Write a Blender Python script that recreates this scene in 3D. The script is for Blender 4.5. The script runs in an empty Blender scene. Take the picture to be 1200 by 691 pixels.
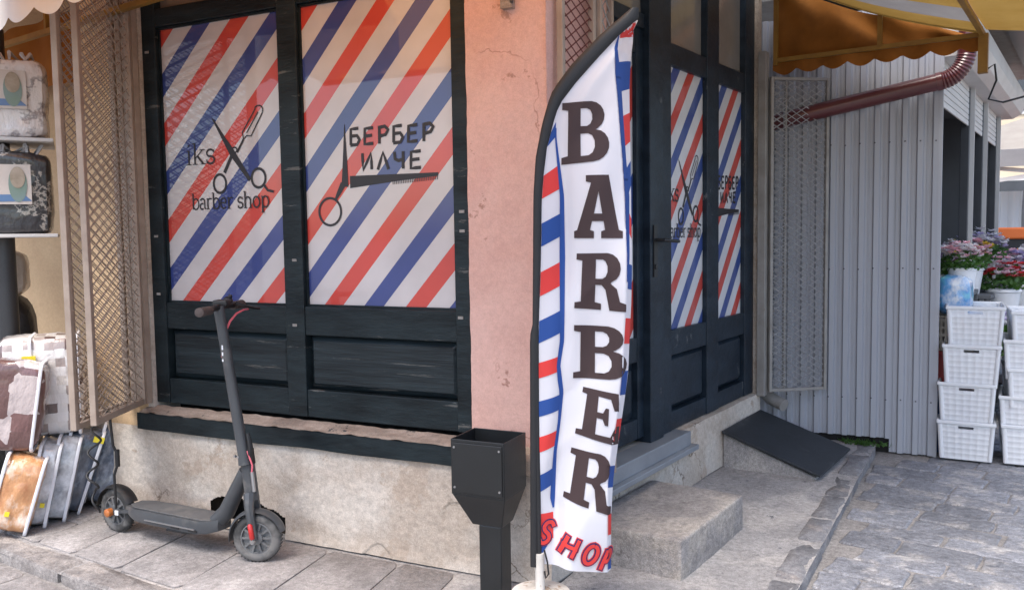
import bpy, bmesh, math, random
from mathutils import Vector, Matrix, noise
random.seed(7)
R = math.radians
scn = bpy.context.scene
# ------------------------------------------------------------------ camera
PITCH = math.atan(70/1000.); ROLL = math.atan(.0146)
cam = bpy.data.cameras.new('camera'); cam.sensor_width = 36; cam.lens = 30.0; cam.clip_end = 3000
co = bpy.data.objects.new('camera', cam); scn.collection.objects.link(co)
_f = Vector((0, math.cos(PITCH), -math.sin(PITCH))); _r = Vector((1, 0, 0)); _u = Vector((0, math.sin(PITCH), math.cos(PITCH)))
_rr = _r*math.cos(ROLL) - _u*math.sin(ROLL); _uu = _r*math.sin(ROLL) + _u*math.cos(ROLL)
M = Matrix((_rr, _uu, -_f)).transposed().to_4x4(); M.translation = (0, 0, 1.40)
co.matrix_world = M; scn.camera = co
# ------------------------------------------------------------------ sky, sun, exposure
SUN = Vector((-.26, -.50, 1.05)).normalized()
elev = math.asin(SUN.z); az = math.atan2(SUN.x, SUN.y)
w = bpy.data.worlds.new('World'); scn.world = w; w.use_nodes = True
nt = w.node_tree; bg = nt.nodes['Background']
sky = nt.nodes.new('ShaderNodeTexSky'); sky.sky_type = 'NISHITA'; sky.sun_disc = False
sky.sun_elevation = elev; sky.sun_rotation = az; sky.dust_density = 2.5; sky.air_density = 1.0
nt.links.new(sky.outputs[0], bg.inputs[0]); bg.inputs[1].default_value = .15
sl = bpy.data.lights.new('sun', 'SUN'); sl.energy = 1.5; sl.angle = R(30); sl.color = (1, .955, .89)
so = bpy.data.objects.new('sun', sl); scn.collection.objects.link(so)
so.rotation_euler = (-SUN).to_track_quat('-Z', 'Y').to_euler(); so.location = (-3, -6, 9)
vs = scn.view_settings; vs.view_transform = 'Standard'; vs.look = 'None'; vs.gamma = 1; vs.exposure = 1.38; vs.use_curve_mapping = False
scn.cycles.max_bounces = 8; scn.cycles.transparent_max_bounces = 12
# ------------------------------------------------------------------ materials
def new_mat(name):
    m = bpy.data.materials.new(name); m.use_nodes = True
    return m, m.node_tree, m.node_tree.nodes['Principled BSDF']
def N(nt, t, **k):
    n = nt.nodes.new(t)
    for a, v in k.items(): setattr(n, a, v)
    return n
def noise_node(nt, scale, detail=5, stretch=(1, 1, 1), rough=.6, co='Object'):
    tc = N(nt, 'ShaderNodeTexCoord'); mp = N(nt, 'ShaderNodeMapping'); mp.inputs['Scale'].default_value = stretch
    oi = N(nt, 'ShaderNodeObjectInfo'); ad = N(nt, 'ShaderNodeVectorMath', operation='ADD')
    mu = N(nt, 'ShaderNodeMath', operation='MULTIPLY'); mu.inputs[1].default_value = 37.0
    nt.links.new(oi.outputs['Random'], mu.inputs[0])
    nt.links.new(tc.outputs[co], mp.inputs['Vector']); nt.links.new(mp.outputs[0], ad.inputs[0]); nt.links.new(mu.outputs[0], ad.inputs[1])
    nz = N(nt, 'ShaderNodeTexNoise'); nz.inputs['Scale'].default_value = scale; nz.inputs['Detail'].default_value = detail; nz.inputs['Roughness'].default_value = rough
    nt.links.new(ad.outputs[0], nz.inputs['Vector'])
    return nz
def ramp(nt, src, stops, interp='LINEAR'):
    r = N(nt, 'ShaderNodeValToRGB'); r.color_ramp.interpolation = interp
    el = r.color_ramp.elements
    while len(el) < len(stops): el.new(.5)
    for e, (p, c) in zip(el, stops):
        e.position = p; e.color = (*c, 1) if len(c) == 3 else c
    nt.links.new(src, r.inputs[0]); return r
def mixc(nt, fac, a, b, mode='MIX'):
    m = N(nt, 'ShaderNodeMix', data_type='RGBA', blend_type=mode)
    for s, v in ((m.inputs[0], fac), (m.inputs[6], a), (m.inputs[7], b)):
        if hasattr(v, 'is_linked') or hasattr(v, 'links'): nt.links.new(v, s)
        else: s.default_value = v if isinstance(v, (int, float)) else (*v, 1)
    return m.outputs[2]
def bump(nt, b, h, strength, dist=.01, prev=None):
    n = N(nt, 'ShaderNodeBump'); n.inputs['Strength'].default_value = strength; n.inputs['Distance'].default_value = dist
    nt.links.new(h, n.inputs['Height'])
    if prev: nt.links.new(prev, n.inputs['Normal'])
    nt.links.new(n.outputs[0], b.inputs['Normal']); return n.outputs[0]
def pm(name, c, c2=None, scale=6, stretch=(1, 1, 1), rough=.7, metal=0, bstr=.3, bscale=60, bdist=.004, chips=None, chip_scale=18, chip_t=.66, chip_stretch=(1, 1, 1), blotch=None, coat=0, vary=0, spec=.5, cracks=None, grain=0):
    m, nt, b = new_mat(name)
    c2 = c2 or tuple(x*.75 for x in c)
    n1 = noise_node(nt, scale, 6, stretch)
    col = ramp(nt, n1.outputs[0], [(.3, c2), (.7, c)]).outputs[0]
    if blotch:
        n3 = noise_node(nt, blotch[1], 4); f = ramp(nt, n3.outputs[0], [(blotch[2], (0, 0, 0)), (blotch[2]+.12, (1, 1, 1))])
        col = mixc(nt, f.outputs[0], col, blotch[0])
    if chips:
        n2 = noise_node(nt, chip_scale, 8, chip_stretch, .7); f = ramp(nt, n2.outputs[0], [(chip_t, (0, 0, 0)), (chip_t+.03, (1, 1, 1))])
        col = mixc(nt, f.outputs[0], col, chips)
    if cracks:          # (colour, scale, width)
        vo = N(nt, 'ShaderNodeTexVoronoi', feature='DISTANCE_TO_EDGE'); vo.inputs['Scale'].default_value = cracks[1]
        wn = noise_node(nt, cracks[1]*2.5, 5); tc = N(nt, 'ShaderNodeTexCoord'); va = N(nt, 'ShaderNodeVectorMath', operation='MULTIPLY_ADD')
        va.inputs[1].default_value = (.35, .35, .35); nt.links.new(wn.outputs[1], va.inputs[0]); nt.links.new(tc.outputs['Object'], va.inputs[2]); nt.links.new(va.outputs[0], vo.inputs['Vector'])
        f1 = ramp(nt, vo.outputs['Distance'], [(0, (1, 1, 1)), (cracks[2], (0, 0, 0))]); mk = noise_node(nt, 1.7, 2); f2 = ramp(nt, mk.outputs[0], [(.56, (0, 0, 0)), (.63, (1, 1, 1))])
        ff_ = mixc(nt, 1.0, f1.outputs[0], f2.outputs[0], 'MULTIPLY'); col = mixc(nt, ff_, col, cracks[0])
    if grain:
        gn = noise_node(nt, 210, 3, (1, 1, 1), .7); gr_ = ramp(nt, gn.outputs[0], [(.32, (1-grain,)*3), (.68, (1+grain*.6,)*3)]); col = mixc(nt, 1.0, col, gr_.outputs[0], 'MULTIPLY')
        g2 = noise_node(nt, 45, 4, (1, 1, 1), .65); gr2 = ramp(nt, g2.outputs[0], [(.34, (1-grain*.7,)*3), (.66, (1+grain*.4,)*3)]); col = mixc(nt, 1.0, col, gr2.outputs[0], 'MULTIPLY')
    if vary:
        oi = N(nt, 'ShaderNodeObjectInfo'); mr = N(nt, 'ShaderNodeMapRange'); mr.inputs[3].default_value = 1-vary; mr.inputs[4].default_value = 1+vary
        nt.links.new(oi.outputs['Random'], mr.inputs[0])
        hs = N(nt, 'ShaderNodeHueSaturation'); nt.links.new(mr.outputs[0], hs.inputs['Value']); nt.links.new(col, hs.inputs['Color']); col = hs.outputs[0]
    nt.links.new(col, b.inputs['Base Color'])
    b.inputs['Roughness'].default_value = rough; b.inputs['Metallic'].default_value = metal
    b.inputs['Specular IOR Level'].default_value = spec
    if coat: b.inputs['Coat Weight'].default_value = coat; b.inputs['Coat Roughness'].default_value = .12
    if bstr:
        nb = noise_node(nt, bscale, 6, stretch); bump(nt, b, nb.outputs[0], bstr, bdist)
    return m
def add_translucency(m, fac, col=None):
    nt = m.node_tree; b = nt.nodes['Principled BSDF']; out = nt.nodes['Material Output']
    t = N(nt, 'ShaderNodeBsdfTranslucent'); ms = N(nt, 'ShaderNodeMixShader'); ms.inputs[0].default_value = fac
    if col: t.inputs[0].default_value = (*col, 1)
    elif b.inputs['Base Color'].is_linked: nt.links.new(b.inputs['Base Color'].links[0].from_socket, t.inputs[0])
    else: t.inputs[0].default_value = b.inputs['Base Color'].default_value
    nt.links.new(b.outputs[0], ms.inputs[1]); nt.links.new(t.outputs[0], ms.inputs[2]); nt.links.new(ms.outputs[0], out.inputs[0])
def stripe_mat(name, P, k, c, red=(.56, .055, .04), blue=(.033, .055, .22), white=(.56, .53, .53)):
    m, nt, b = new_mat(name)
    tc = N(nt, 'ShaderNodeTexCoord'); sx = N(nt, 'ShaderNodeSeparateXYZ'); nt.links.new(tc.outputs['Object'], sx.inputs[0])
    a = N(nt, 'ShaderNodeMath', operation='MULTIPLY_ADD'); a.inputs[1].default_value = -k
    nt.links.new(sx.outputs[2], a.inputs[0]); nt.links.new(sx.outputs[0], a.inputs[2])
    d = N(nt, 'ShaderNodeMath', operation='ADD'); d.inputs[1].default_value = c; nt.links.new(a.outputs[0], d.inputs[0])
    e = N(nt, 'ShaderNodeMath', operation='DIVIDE'); e.inputs[1].default_value = P; nt.links.new(d.outputs[0], e.inputs[0])
    f = N(nt, 'ShaderNodeMath', operation='FRACT'); nt.links.new(e.outputs[0], f.inputs[0])
    r = ramp(nt, f.outputs[0], [(0, red), (.238, white), (.5, blue), (.738, white)], 'CONSTANT')
    n1 = noise_node(nt, 2.5, 4); v = ramp(nt, n1.outputs[0], [(.3, (.80, .79, .79)), (.7, (1, 1, 1))])
    col = mixc(nt, 1.0, r.outputs[0], v.outputs[0], 'MULTIPLY'); nt.links.new(col, b.inputs['Base Color'])
    b.inputs['Roughness'].default_value = .42; b.inputs['Specular IOR Level'].default_value = .35
    b.inputs['Coat Weight'].default_value = 1.0; b.inputs['Coat Roughness'].default_value = .03; b.inputs['Coat IOR'].default_value = 1.5
    nb = noise_node(nt, 14, 3, (1, 1, .4)); bump(nt, b, nb.outputs[0], .12, .002)
    return m
def flat(name, c, rough=.6, metal=0, coat=0, spec=.5):
    m, nt, b = new_mat(name)
    b.inputs['Base Color'].default_value = (*c, 1); b.inputs['Roughness'].default_value = rough; b.inputs['Metallic'].default_value = metal
    b.inputs['Specular IOR Level'].default_value = spec
    if coat: b.inputs['Coat Weight'].default_value = coat; b.inputs['Coat Roughness'].default_value = .1
    return m
# ------------------------------------------------------------------ mesh builder
COL = scn.collection
class MB:
    def __init__(s): s.v = []; s.f = []
    def add(s, vs, fs):
        o = len(s.v); s.v += [tuple(p) for p in vs]; s.f += [tuple(i+o for i in f) for f in fs]; return s
    def box(s, x0, x1, y0, y1, z0, z1, M=None):
        vs = [Vector((x, y, z)) for x in (x0, x1) for y in (y0, y1) for z in (z0, z1)]
        if M: vs = [M @ p for p in vs]
        return s.add(vs, [(0, 1, 3, 2), (4, 6, 7, 5), (0, 4, 5, 1), (2, 3, 7, 6), (0, 2, 6, 4), (1, 5, 7, 3)])
    def hexa(s, lo, hi):                      # two quads (same winding, lo below hi)
        return s.add(list(lo)+list(hi), [(3, 2, 1, 0), (4, 5, 6, 7), (0, 1, 5, 4), (1, 2, 6, 5), (2, 3, 7, 6), (3, 0, 4, 7)])
    def prism(s, pts, z0, z1):
        n = len(pts); vs = [(*p, z0) for p in pts]+[(*p, z1) for p in pts]
        return s.add(vs, [tuple(range(n-1, -1, -1)), tuple(range(n, 2*n))]+[(i, (i+1) % n, n+(i+1) % n, n+i) for i in range(n)])
    def prism_y(s, pts, y0, y1):              # polygon in xz, extruded along y
        n = len(pts); vs = [(p[0], y0, p[1]) for p in pts]+[(p[0], y1, p[1]) for p in pts]
        return s.add(vs, [tuple(range(n)), tuple(range(2*n-1, n-1, -1))]+[(i, n+i, n+(i+1) % n, (i+1) % n) for i in range(n)])
    def tube(s, pts, r, n=8, closed=False, sq=False):
        pts = [Vector(p) for p in pts]; m = len(pts); rs = r if isinstance(r, (list, tuple)) else [r]*m
        t0 = (pts[1]-pts[0]).normalized(); up = Vector((0, 0, 1)) if abs(t0.z) < .9 else Vector((1, 0, 0))
        a = t0.cross(up).normalized(); rings = []
        for i, p in enumerate(pts):
            if closed: t = (pts[(i+1) % m]-pts[i-1]).normalized()
            else: t = ((pts[min(i+1, m-1)]-pts[max(i-1, 0)])).normalized()
            a = (a-t*a.dot(t)); a = a.normalized() if a.length > 1e-6 else t.orthogonal().normalized()
            b = t.cross(a); ph = math.pi/4 if sq else 0
            rings.append([p+(a*math.cos(ph+2*math.pi*k/n)+b*math.sin(ph+2*math.pi*k/n))*rs[i] for k in range(n)])
        vs = [q for ring in rings for q in ring]; fs = []
        for i in range(m if closed else m-1):
            j = (i+1) % m
            for k in range(n): fs.append((i*n+k, i*n+(k+1) % n, j*n+(k+1) % n, j*n+k))
        if not closed: fs += [tuple(range(n-1, -1, -1)), tuple((m-1)*n+k for k in range(n))]
        return s.add(vs, fs)
    def bar(s, a, b, wd, n=4): return s.tube([a, b], wd*.7071, 4, sq=True)
    def lathe(s, prof, n=24, M=None, caps=True):   # profile (r,z) about local z
        vs = []; fs = []
        for r, z in prof:
            for k in range(n):
                p = Vector((r*math.cos(2*math.pi*k/n), r*math.sin(2*math.pi*k/n), z)); vs.append(M @ p if M else p)
        for i in range(len(prof)-1):
            for k in range(n): fs.append((i*n+k, i*n+(k+1) % n, (i+1)*n+(k+1) % n, (i+1)*n+k))
        if caps: fs += [tuple(range(n-1, -1, -1)), tuple((len(prof)-1)*n+k for k in range(n))]
        return s.add(vs, fs)
    def grid(s, fn, nu, nv, skip=None):
        vs = [fn(i/nu, j/nv) for j in range(nv+1) for i in range(nu+1)]
        fs = [(j*(nu+1)+i, j*(nu+1)+i+1, (j+1)*(nu+1)+i+1, (j+1)*(nu+1)+i) for j in range(nv) for i in range(nu) if not (skip and skip((i+.5)/nu, (j+.5)/nv))]
        return s.add(vs, fs)
    def mesh(s, name, mat, smooth=0):
        me = bpy.data.meshes.new(name); me.from_pydata(s.v, [], s.f); me.update()
        if mat: me.materials.append(mat)
        if smooth:
            me.polygons.foreach_set('use_smooth', [True]*len(me.polygons)); me.set_sharp_from_angle(angle=R(smooth))
        return me
    def build(s, name, mat, parent=None, smooth=0, bevel=0, kind=None, rz=None, loc=None, fixn=False):
        me = s.mesh(name, mat, smooth)
        if fixn:
            bm = bmesh.new(); bm.from_mesh(me); bmesh.ops.recalc_face_normals(bm, faces=bm.faces); bm.to_mesh(me); bm.free()
        o = bpy.data.objects.new(name, me); COL.objects.link(o)
        if parent: o.parent = parent
        if bevel:
            md = o.modifiers.new('bevel', 'BEVEL'); md.width = bevel; md.segments = 2; md.limit_method = 'ANGLE'; md.angle_limit = R(40)
        if kind: o['kind'] = kind
        if rz is not None: o.rotation_euler.z = rz
        if loc: o.location = loc
        return o
def thing(name, label, cat, loc=(0, 0, 0), rz=0, group=None):
    o = bpy.data.objects.new(name, None); o.empty_display_size = .1; COL.objects.link(o); o.location = loc; o.rotation_euler = (0, 0, rz)
    o['label'] = label; o['category'] = cat
    if group: o['group'] = group
    return o
def tag(o, label, cat, group=None):
    o['label'] = label; o['category'] = cat
    if group: o['group'] = group
    return o
def copy_tree(o, parent=None):
    c = o.copy(); COL.objects.link(c); c.parent = parent
    for ch in list(o.children): copy_tree(ch, c)
    return c
def nz(x, y, z=0, s=1): return noise.noise(Vector((x*s, y*s, z*s)))
# facade frames.  left: x to the right along the wall (0 at the corner), y into the wall.  right: x away from the corner.
CN = Vector((.123, 3.321, 0)); DL = Vector((-.8984, .4392, 0)); DR = Vector((.5678, .8232, 0))
NL = Vector((-.4392, -.8984, 0)); NR = Vector((.8232, -.5678, 0))
RL = math.atan2(-.4392, .8984); RR = math.atan2(.8232, .5678)
def PL(x, y, z=0): return CN - DL*x - NL*y + Vector((0, 0, z))
def PR(x, y, z=0): return CN + DR*x - NR*y + Vector((0, 0, z))
# ------------------------------------------------------------------ material palette
M_ = {}
M_['pink'] = pm('pink_plaster', (.69, .45, .385), (.61, .37, .31), 3.5, rough=.9, bstr=.5, bscale=26, bdist=.006, chips=(.42, .24, .19), chip_scale=7, chip_t=.63, blotch=((.62, .37, .32), 1.6, .5), spec=.2, cracks=((.36, .19, .15), 1.1, .004), grain=.10)
M_['cream'] = pm('cream_plaster', (.58, .42, .26), (.48, .33, .2), 3, rough=.9, bstr=.4, bscale=20, spec=.2, grain=.12)
M_['plinth'] = pm('plinth_render', (.53, .46, .395), (.40, .335, .275), 3.2, rough=.95, bstr=.7, bscale=34, bdist=.008, chips=(.42, .345, .28), chip_scale=2.4, chip_t=.57, blotch=((.57, .515, .455), 2.1, .48), spec=.2, cracks=((.16, .12, .09), 1.9, .012), grain=.22)
M_['concrete'] = pm('step_concrete', (.34, .315, .30), (.225, .205, .195), 6, rough=.95, bstr=.8, bscale=80, bdist=.006, blotch=((.40, .36, .32), 3.5, .52), chips=(.2, .18, .17), chip_scale=9, chip_t=.63, spec=.2, grain=.35)
M_['paint'] = pm('dark_green_black_paint', (.017, .027, .032), (.004, .0065, .0085), 5, (.6, 1, 2.2), rough=.4, bstr=.9, bscale=16, bdist=.005, chips=(.10, .10, .095), chip_scale=9, chip_t=.635, chip_stretch=(.35, 1, 3), spec=.22)
M_['paint_r'] = pm('dark_blue_black_paint', (.018, .030, .045), (.006, .0105, .017), 5, (1, 1, 2), rough=.38, bstr=.6, bscale=20, bdist=.004, chips=(.09, .095, .10), chip_scale=10, chip_t=.65, chip_stretch=(1, 1, .5), spec=.25)
M_['panel'] = pm('panel_paint', (.020, .031, .037), (.004, .0065, .009), 5, (.4, 1, 6), rough=.36, bstr=.8, bscale=14, bdist=.004, chips=(.085, .085, .08), chip_scale=7, chip_t=.62, chip_stretch=(.25, 1, 5), spec=.3)
M_['ledge'] = pm('bare_worn_timber', (.38, .31, .26), (.20, .155, .125), 8, (.6, 1, 5), rough=.85, bstr=.8, bscale=20, bdist=.006, chips=(.03, .035, .04), chip_scale=7, chip_t=.6, grain=.25)
M_['wire'] = pm('zinc_wire', (.36, .36, .365), (.25, .25, .255), 9, rough=.5, bstr=0)
M_['galv'] = pm('grey_gate_paint', (.30, .29, .275), (.20, .185, .17), 8, rough=.6, bstr=.2, chips=(.14, .07, .035), chip_scale=22, chip_t=.68)
M_['gate_tan'] = pm('beige_gate_paint', (.37, .30, .245), (.26, .20, .16), 9, rough=.6, bstr=.2, chips=(.12, .06, .03), chip_scale=20, chip_t=.68)
M_['gate_red'] = pm('red_oxide_mesh', (.16, .035, .03), (.10, .025, .02), 9, rough=.7, bstr=.1)
M_['trans_glass'] = pm('transom_glass', (.27, .255, .235), (.17, .16, .145), 1.6, rough=.12, bstr=.05, coat=.6)
M_['earth'] = pm('broken_masonry', (.10, .075, .055), (.035, .027, .02), 14, rough=1, bstr=1, bscale=20, bdist=.03)
M_['dark'] = flat('dark_recess', (.012, .011, .011), .95)
M_['slab'] = pm('pavement_slab', (.325, .305, .298), (.24, .225, .22), 9, rough=.95, bstr=.9, bscale=50, bdist=.008, vary=.10, blotch=((.37, .347, .338), 3, .5), spec=.2, grain=.32)
M_['joint'] = pm('sandy_joint', (.26, .235, .215), (.17, .15, .135), 12, rough=1, bstr=.6, bscale=80, bdist=.006, spec=.1)
M_['walk'] = pm('worn_screed', (.36, .345, .34), (.265, .255, .252), 3.5, rough=.95, bstr=.7, bscale=40, bdist=.008, blotch=((.42, .395, .375), 2.4, .5), chips=(.17, .17, .18), chip_scale=11, chip_t=.62, spec=.2, grain=.36)
M_['kerb_l'] = pm('kerb_pale_stone', (.29, .27, .26), (.17, .155, .15), 9, rough=.9, bstr=1, bscale=40, bdist=.012, vary=.12, blotch=((.34, .31, .29), 4, .5), spec=.2, grain=.35)
M_['kerb'] = pm('kerb_granite', (.23, .225, .232), (.14, .138, .145), 9, rough=.85, bstr=.9, bscale=45, bdist=.008, vary=.15, blotch=((.28, .25, .235), 5, .58), spec=.3, grain=.4)
M_['cobble'] = pm('paver_granite', (.27, .275, .30), (.17, .174, .193), 13, rough=.75, bstr=1, bscale=34, bdist=.016, vary=.2, blotch=((.36, .345, .34), 6, .52), spec=.35, grain=.42)
M_['street'] = pm('street_bedding', (.33, .31, .295), (.22, .205, .195), 7, rough=.95, bstr=.6, bscale=50, bdist=.006, spec=.2, grain=.4)
M_['mat'] = pm('rubber_sheet', (.022, .028, .036), (.014, .018, .024), 6, rough=.55, bstr=.3, bscale=90, bdist=.002, blotch=((.05, .055, .065), 5, .6), grain=.3)
M_['alu'] = pm('grey_sheet_metal', (.27, .29, .32), (.20, .215, .24), 4, (1, 1, 1), rough=.45, metal=.3, bstr=.1)
M_['corr'] = pm('grey_trapezoid_sheet', (.37, .385, .425), (.32, .335, .375), 1.5, (1, 1, .3), rough=.42, bstr=.06, bscale=8, chips=(.12, .10, .09), chip_scale=14, chip_t=.74)
M_['pipe'] = pm('oxblood_pipe', (.105, .022, .025), (.08, .017, .02), 4, rough=.3, bstr=.05, coat=.3)
M_['white_pl'] = pm('white_plastic', (.84, .85, .87), (.78, .79, .82), 5, rough=.4, bstr=.05, blotch=((.74, .74, .75), 6, .62))
add_translucency(M_['white_pl'], .15, (.8, .82, .85))
M_['shutter'] = pm('shutter_white', (.60, .59, .58), (.5, .49, .48), 3, rough=.5, bstr=.05)
M_['black_pl'] = flat('black_plastic', (.012, .012, .013), .5)
M_['bin'] = pm('black_bin_paint', (.014, .016, .018), (.010, .011, .012), 6, rough=.36, bstr=.25, bscale=40, bdist=.002, chips=(.10, .085, .07), chip_scale=24, chip_t=.75)
M_['chrome'] = flat('worn_steel', (.45, .45, .46), .35, .9)
# ================================================================== SETTING: street, sidewalk, kerbs
def struct(o): o['kind'] = 'structure'; return o
ST = -.055
g = MB(); g.box(-300, 300, -300, 300, ST-.5, ST)
street = struct(g.build('street', M_['street']))
KR0 = Vector((1.10, 3.25, 0)); KD = Vector((.492, .871, 0)).normalized()
KL0 = Vector((-2.351, 3.802, 0)); KLD = Vector((.844, -.536, 0)).normalized()
KX = Vector((.418, 2.043, 0))
KRend = KR0 + KD*2.62
def bil(a, b, c, d, u, v): return a.lerp(b, u).lerp(c.lerp(d, u), v)
sw = MB()
A0, B0, B1 = PL(-5.2, .2), PL(.03, .02), PR(3.3, .2)
KL_far = KL0 - KLD*3.2
def walk(a, b, c, d, amp, z0):
    def fn(u, v):
        p = bil(a, b, c, d, u, v); h = z0 + amp*(nz(p.x, p.y, 0, 2.2)+.6*nz(p.x, p.y, 3, 7)+.35*nz(p.x, p.y, 5, 18)); return (p.x, p.y, h)
    return fn
sw.grid(walk(KL_far, KX, A0, B0, .003, -.009), 110, 26)
sw.grid(walk(KX, KRend, B0, B1, .0075, -.003), 130, 36)
sidewalk = struct(sw.build('sidewalk', M_['walk'], smooth=60))
def stone(pts, z0, z1, inset=.012, drop=.008, jit=.004, domed=.003):
    """irregular worn block: pts a ccw outline"""
    n = len(pts); c = sum((Vector((*p, 0)) for p in pts), Vector())/n
    ring = []
    for i in range(n):
        a, b = Vector((*pts[i], 0)), Vector((*pts[(i+1) % n], 0))
        ring += [a.lerp(b, .06), a.lerp(b, .5)+Vector((random.uniform(-jit, jit), random.uniform(-jit, jit), 0)), a.lerp(b, .94)]
    m = len(ring); vs = []
    for p in ring: vs.append((p.x, p.y, z0))
    for p in ring: vs.append((p.x, p.y, z1-drop+random.uniform(-.3, .3)*drop))
    for p in ring:
        d = (c-p); q = p+d.normalized()*inset; vs.append((q.x, q.y, z1+random.uniform(-.35, .35)*domed))
    vs.append((c.x, c.y, z1+domed))
    fs = [(i, (i+1) % m, m+(i+1) % m, m+i) for i in range(m)]+[(m+i, m+(i+1) % m, 2*m+(i+1) % m, 2*m+i) for i in range(m)]+[(2*m+i, 2*m+(i+1) % m, 3*m) for i in range(m)]
    return MB().add(vs, fs)
# long slabs of the left pavement
JD = Vector((.31, .95, 0)).normalized()
def kl_hit(p):     # from wall point along -JD to the inside of the kerb
    q = KL0+NLK*.15; t = ((q-p).x*KLD.y-(q-p).y*KLD.x)/((-JD).x*KLD.y-(-JD).y*KLD.x); return p-JD*t
NLK = Vector((KLD.y*-1, KLD.x, 0))
if NLK.y < 0: NLK = -NLK
x = -3.6
while x < -.42:
    wd = random.uniform(.26, .40); x1 = min(x+wd, -.40)
    a, b = PL(x+.003, -.03), PL(x1-.003, -.03); c, d = kl_hit(b), kl_hit(a)
    cut = random.uniform(.35, .65)
    segs = [(0, cut), (cut+.007, 1)] if random.random() < .35 else [(0, 1)]
    for s0, s1 in segs:
        q = [d.lerp(a, 1-s1), c.lerp(b, 1-s1), c.lerp(b, 1-s0), d.lerp(a, 1-s0)]
        q = [(p.x+random.uniform(-.003, .003), p.y+random.uniform(-.003, .003)) for p in q]
        stone(q, -.03, random.uniform(-.001, .0025), .006, .003, .003, .0006).build('slab', M_['slab'], sidewalk, smooth=40)
    x = x1
def kerb_run(P0, D, Nn, s0, s1, wd, top, parent, lens=(.34, .55), mt=None):
    s = s0
    while s < s1-.05:
        l = min(random.uniform(*lens), s1-s)
        q = [P0+D*(s+.005), P0+D*(s+l-.005), P0+D*(s+l-.005)+Nn*wd, P0+D*(s+.005)+Nn*wd]
        q = [(p.x+random.uniform(-.006, .006), p.y+random.uniform(-.006, .006)) for p in q]
        ar = sum(q[i][0]*q[(i+1) % 4][1]-q[(i+1) % 4][0]*q[i][1] for i in range(4))
        if ar < 0: q = q[::-1]
        stone(q, ST-.08, top+random.uniform(-.005, .005), .016, .012, .010, .004)  .build('kerb_stone', mt or M_['kerb'], parent, smooth=45)
        s += l
kerb_run(KL0, KLD, NLK, -2.4, 3.2, .135, .0, sidewalk, (.5, .9), M_['kerb_l'])
NRK = Vector((-KD.y, KD.x, 0))
kerb_run(KR0, KD, NRK, -1.3, 2.56, .12, .002, sidewalk)
# street pavers beside the right kerb and by the left kerb
E1 = Vector((.79, -.613, 0)).normalized(); E2 = Vector((.613, .79, 0)).normalized()
O = Vector((1.18, 3.2, 0)); cnt = 0
KI0 = Vector((2.686, 5.37, 0))
row = -1.4
while row < 4.6:
    dep = random.uniform(.165, .215); al = -1.2+random.uniform(0, .25)
    while al < 4.2:
        ln = random.uniform(.22, .40); g0 = .005
        q = [O+E1*(al+g0)+E2*(row+g0), O+E1*(al+ln-g0)+E2*(row+g0), O+E1*(al+ln-g0)+E2*(row+dep-g0), O+E1*(al+g0)+E2*(row+dep-g0)]
        q = [p+Vector((random.uniform(-.007, .007), random.uniform(-.007, .007), 0)) for p in q]
        c = sum(q, Vector())/4; al += ln
        if (c-KR0).dot(-NRK) > .05:
            for i_, p in enumerate(q):
                sd_ = (p-KR0).dot(-NRK)
                if sd_ < .016: q[i_] = p+E1*((.016-sd_)/E1.dot(-NRK))
        side = min((p-KR0).dot(-NRK) for p in q)
        inkiosk = (c-KI0).dot(-DL) < .02 and (c-KI0).dot(DR) > -.1
        vis = c.y > 2.6 and c.x/c.y < .69 and c.y < 8.2
        if side < .012 or inkiosk or not vis or cnt >= 295: continue
        cnt += 1
        stone([(p.x, p.y) for p in q], ST-.03, ST+random.uniform(.005, .011), .010, .007, .007, .001).build('paver', M_['cobble'], street, smooth=28)
    row += dep
for i in range(5):
    for j in range(2):
        a = KL0+KLD*(i*.42-1.0)-NLK*(.02+j*.3); q = [a+KLD*.01, a-NLK*.28+KLD*.01, a-NLK*.28+KLD*.41, a+KLD*.41]
        stone([(p.x, p.y) for p in q], ST-.03, ST+random.uniform(.006, .012), .014, .006, .006, .003).build('paver', M_['slab'], street, smooth=50)
# ================================================================== BARBER SHOP BUILDING
bld = thing('barber_shop_building', 'pink plastered corner shop with black timber front and striped windows', 'building', CN)
def lp(mb, name, mat, parent=bld, **k): return mb.build(name, mat, parent, rz=RL if parent is bld else None, **k)
def rp(mb, name, mat, parent=bld, **k): return mb.build(name, mat, parent, rz=RR if parent is bld else None, **k)
def box(*a): return MB().box(*a)
# pink column and upper walls (prism round the corner, in world-aligned local coords)
def loc(p): return (p.x-CN.x, p.y-CN.y)
colp = [loc(PL(-.345, .03)), loc(PL(.012, .03)), loc(PR(.02, -.012)), loc(PR(.56, -.012)), loc(PR(.56, .3)), loc(PL(-.345, .4))]
def rough_column():
    m = MB(); path = [PL(-.345, .16), PL(-.345, .03), PL(.012, .03), PR(.02, -.012), PR(.56, -.012), PR(.56, .2)]
    pts = []
    for a, b in zip(path, path[1:]):
        k = max(2, int((b-a).length/.02))
        pts += [a.lerp(b, i/k) for i in range(k)]
    pts.append(path[-1]); nv = 140; z0, z1 = .50, 3.1
    rows = []
    for j in range(nv+1):
        z = z0+(z1-z0)*j/nv
        for i, p in enumerate(pts):
            a = pts[max(i-1, 0)]; b = pts[min(i+1, len(pts)-1)]; t = (b-a).normalized(); n_ = Vector((t.y, -t.x, 0))
            d = .0035*nz(p.x, p.y, z, 6)+.0022*nz(p.x, p.y, z, 21)
            q = p+n_*d; rows.append((q.x-CN.x, q.y-CN.y, z))
    m.v = rows; k = len(pts)
    m.f = [(j*k+i, j*k+i+1, (j+1)*k+i+1, (j+1)*k+i) for j in range(nv) for i in range(k-1)]
    return m
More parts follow.
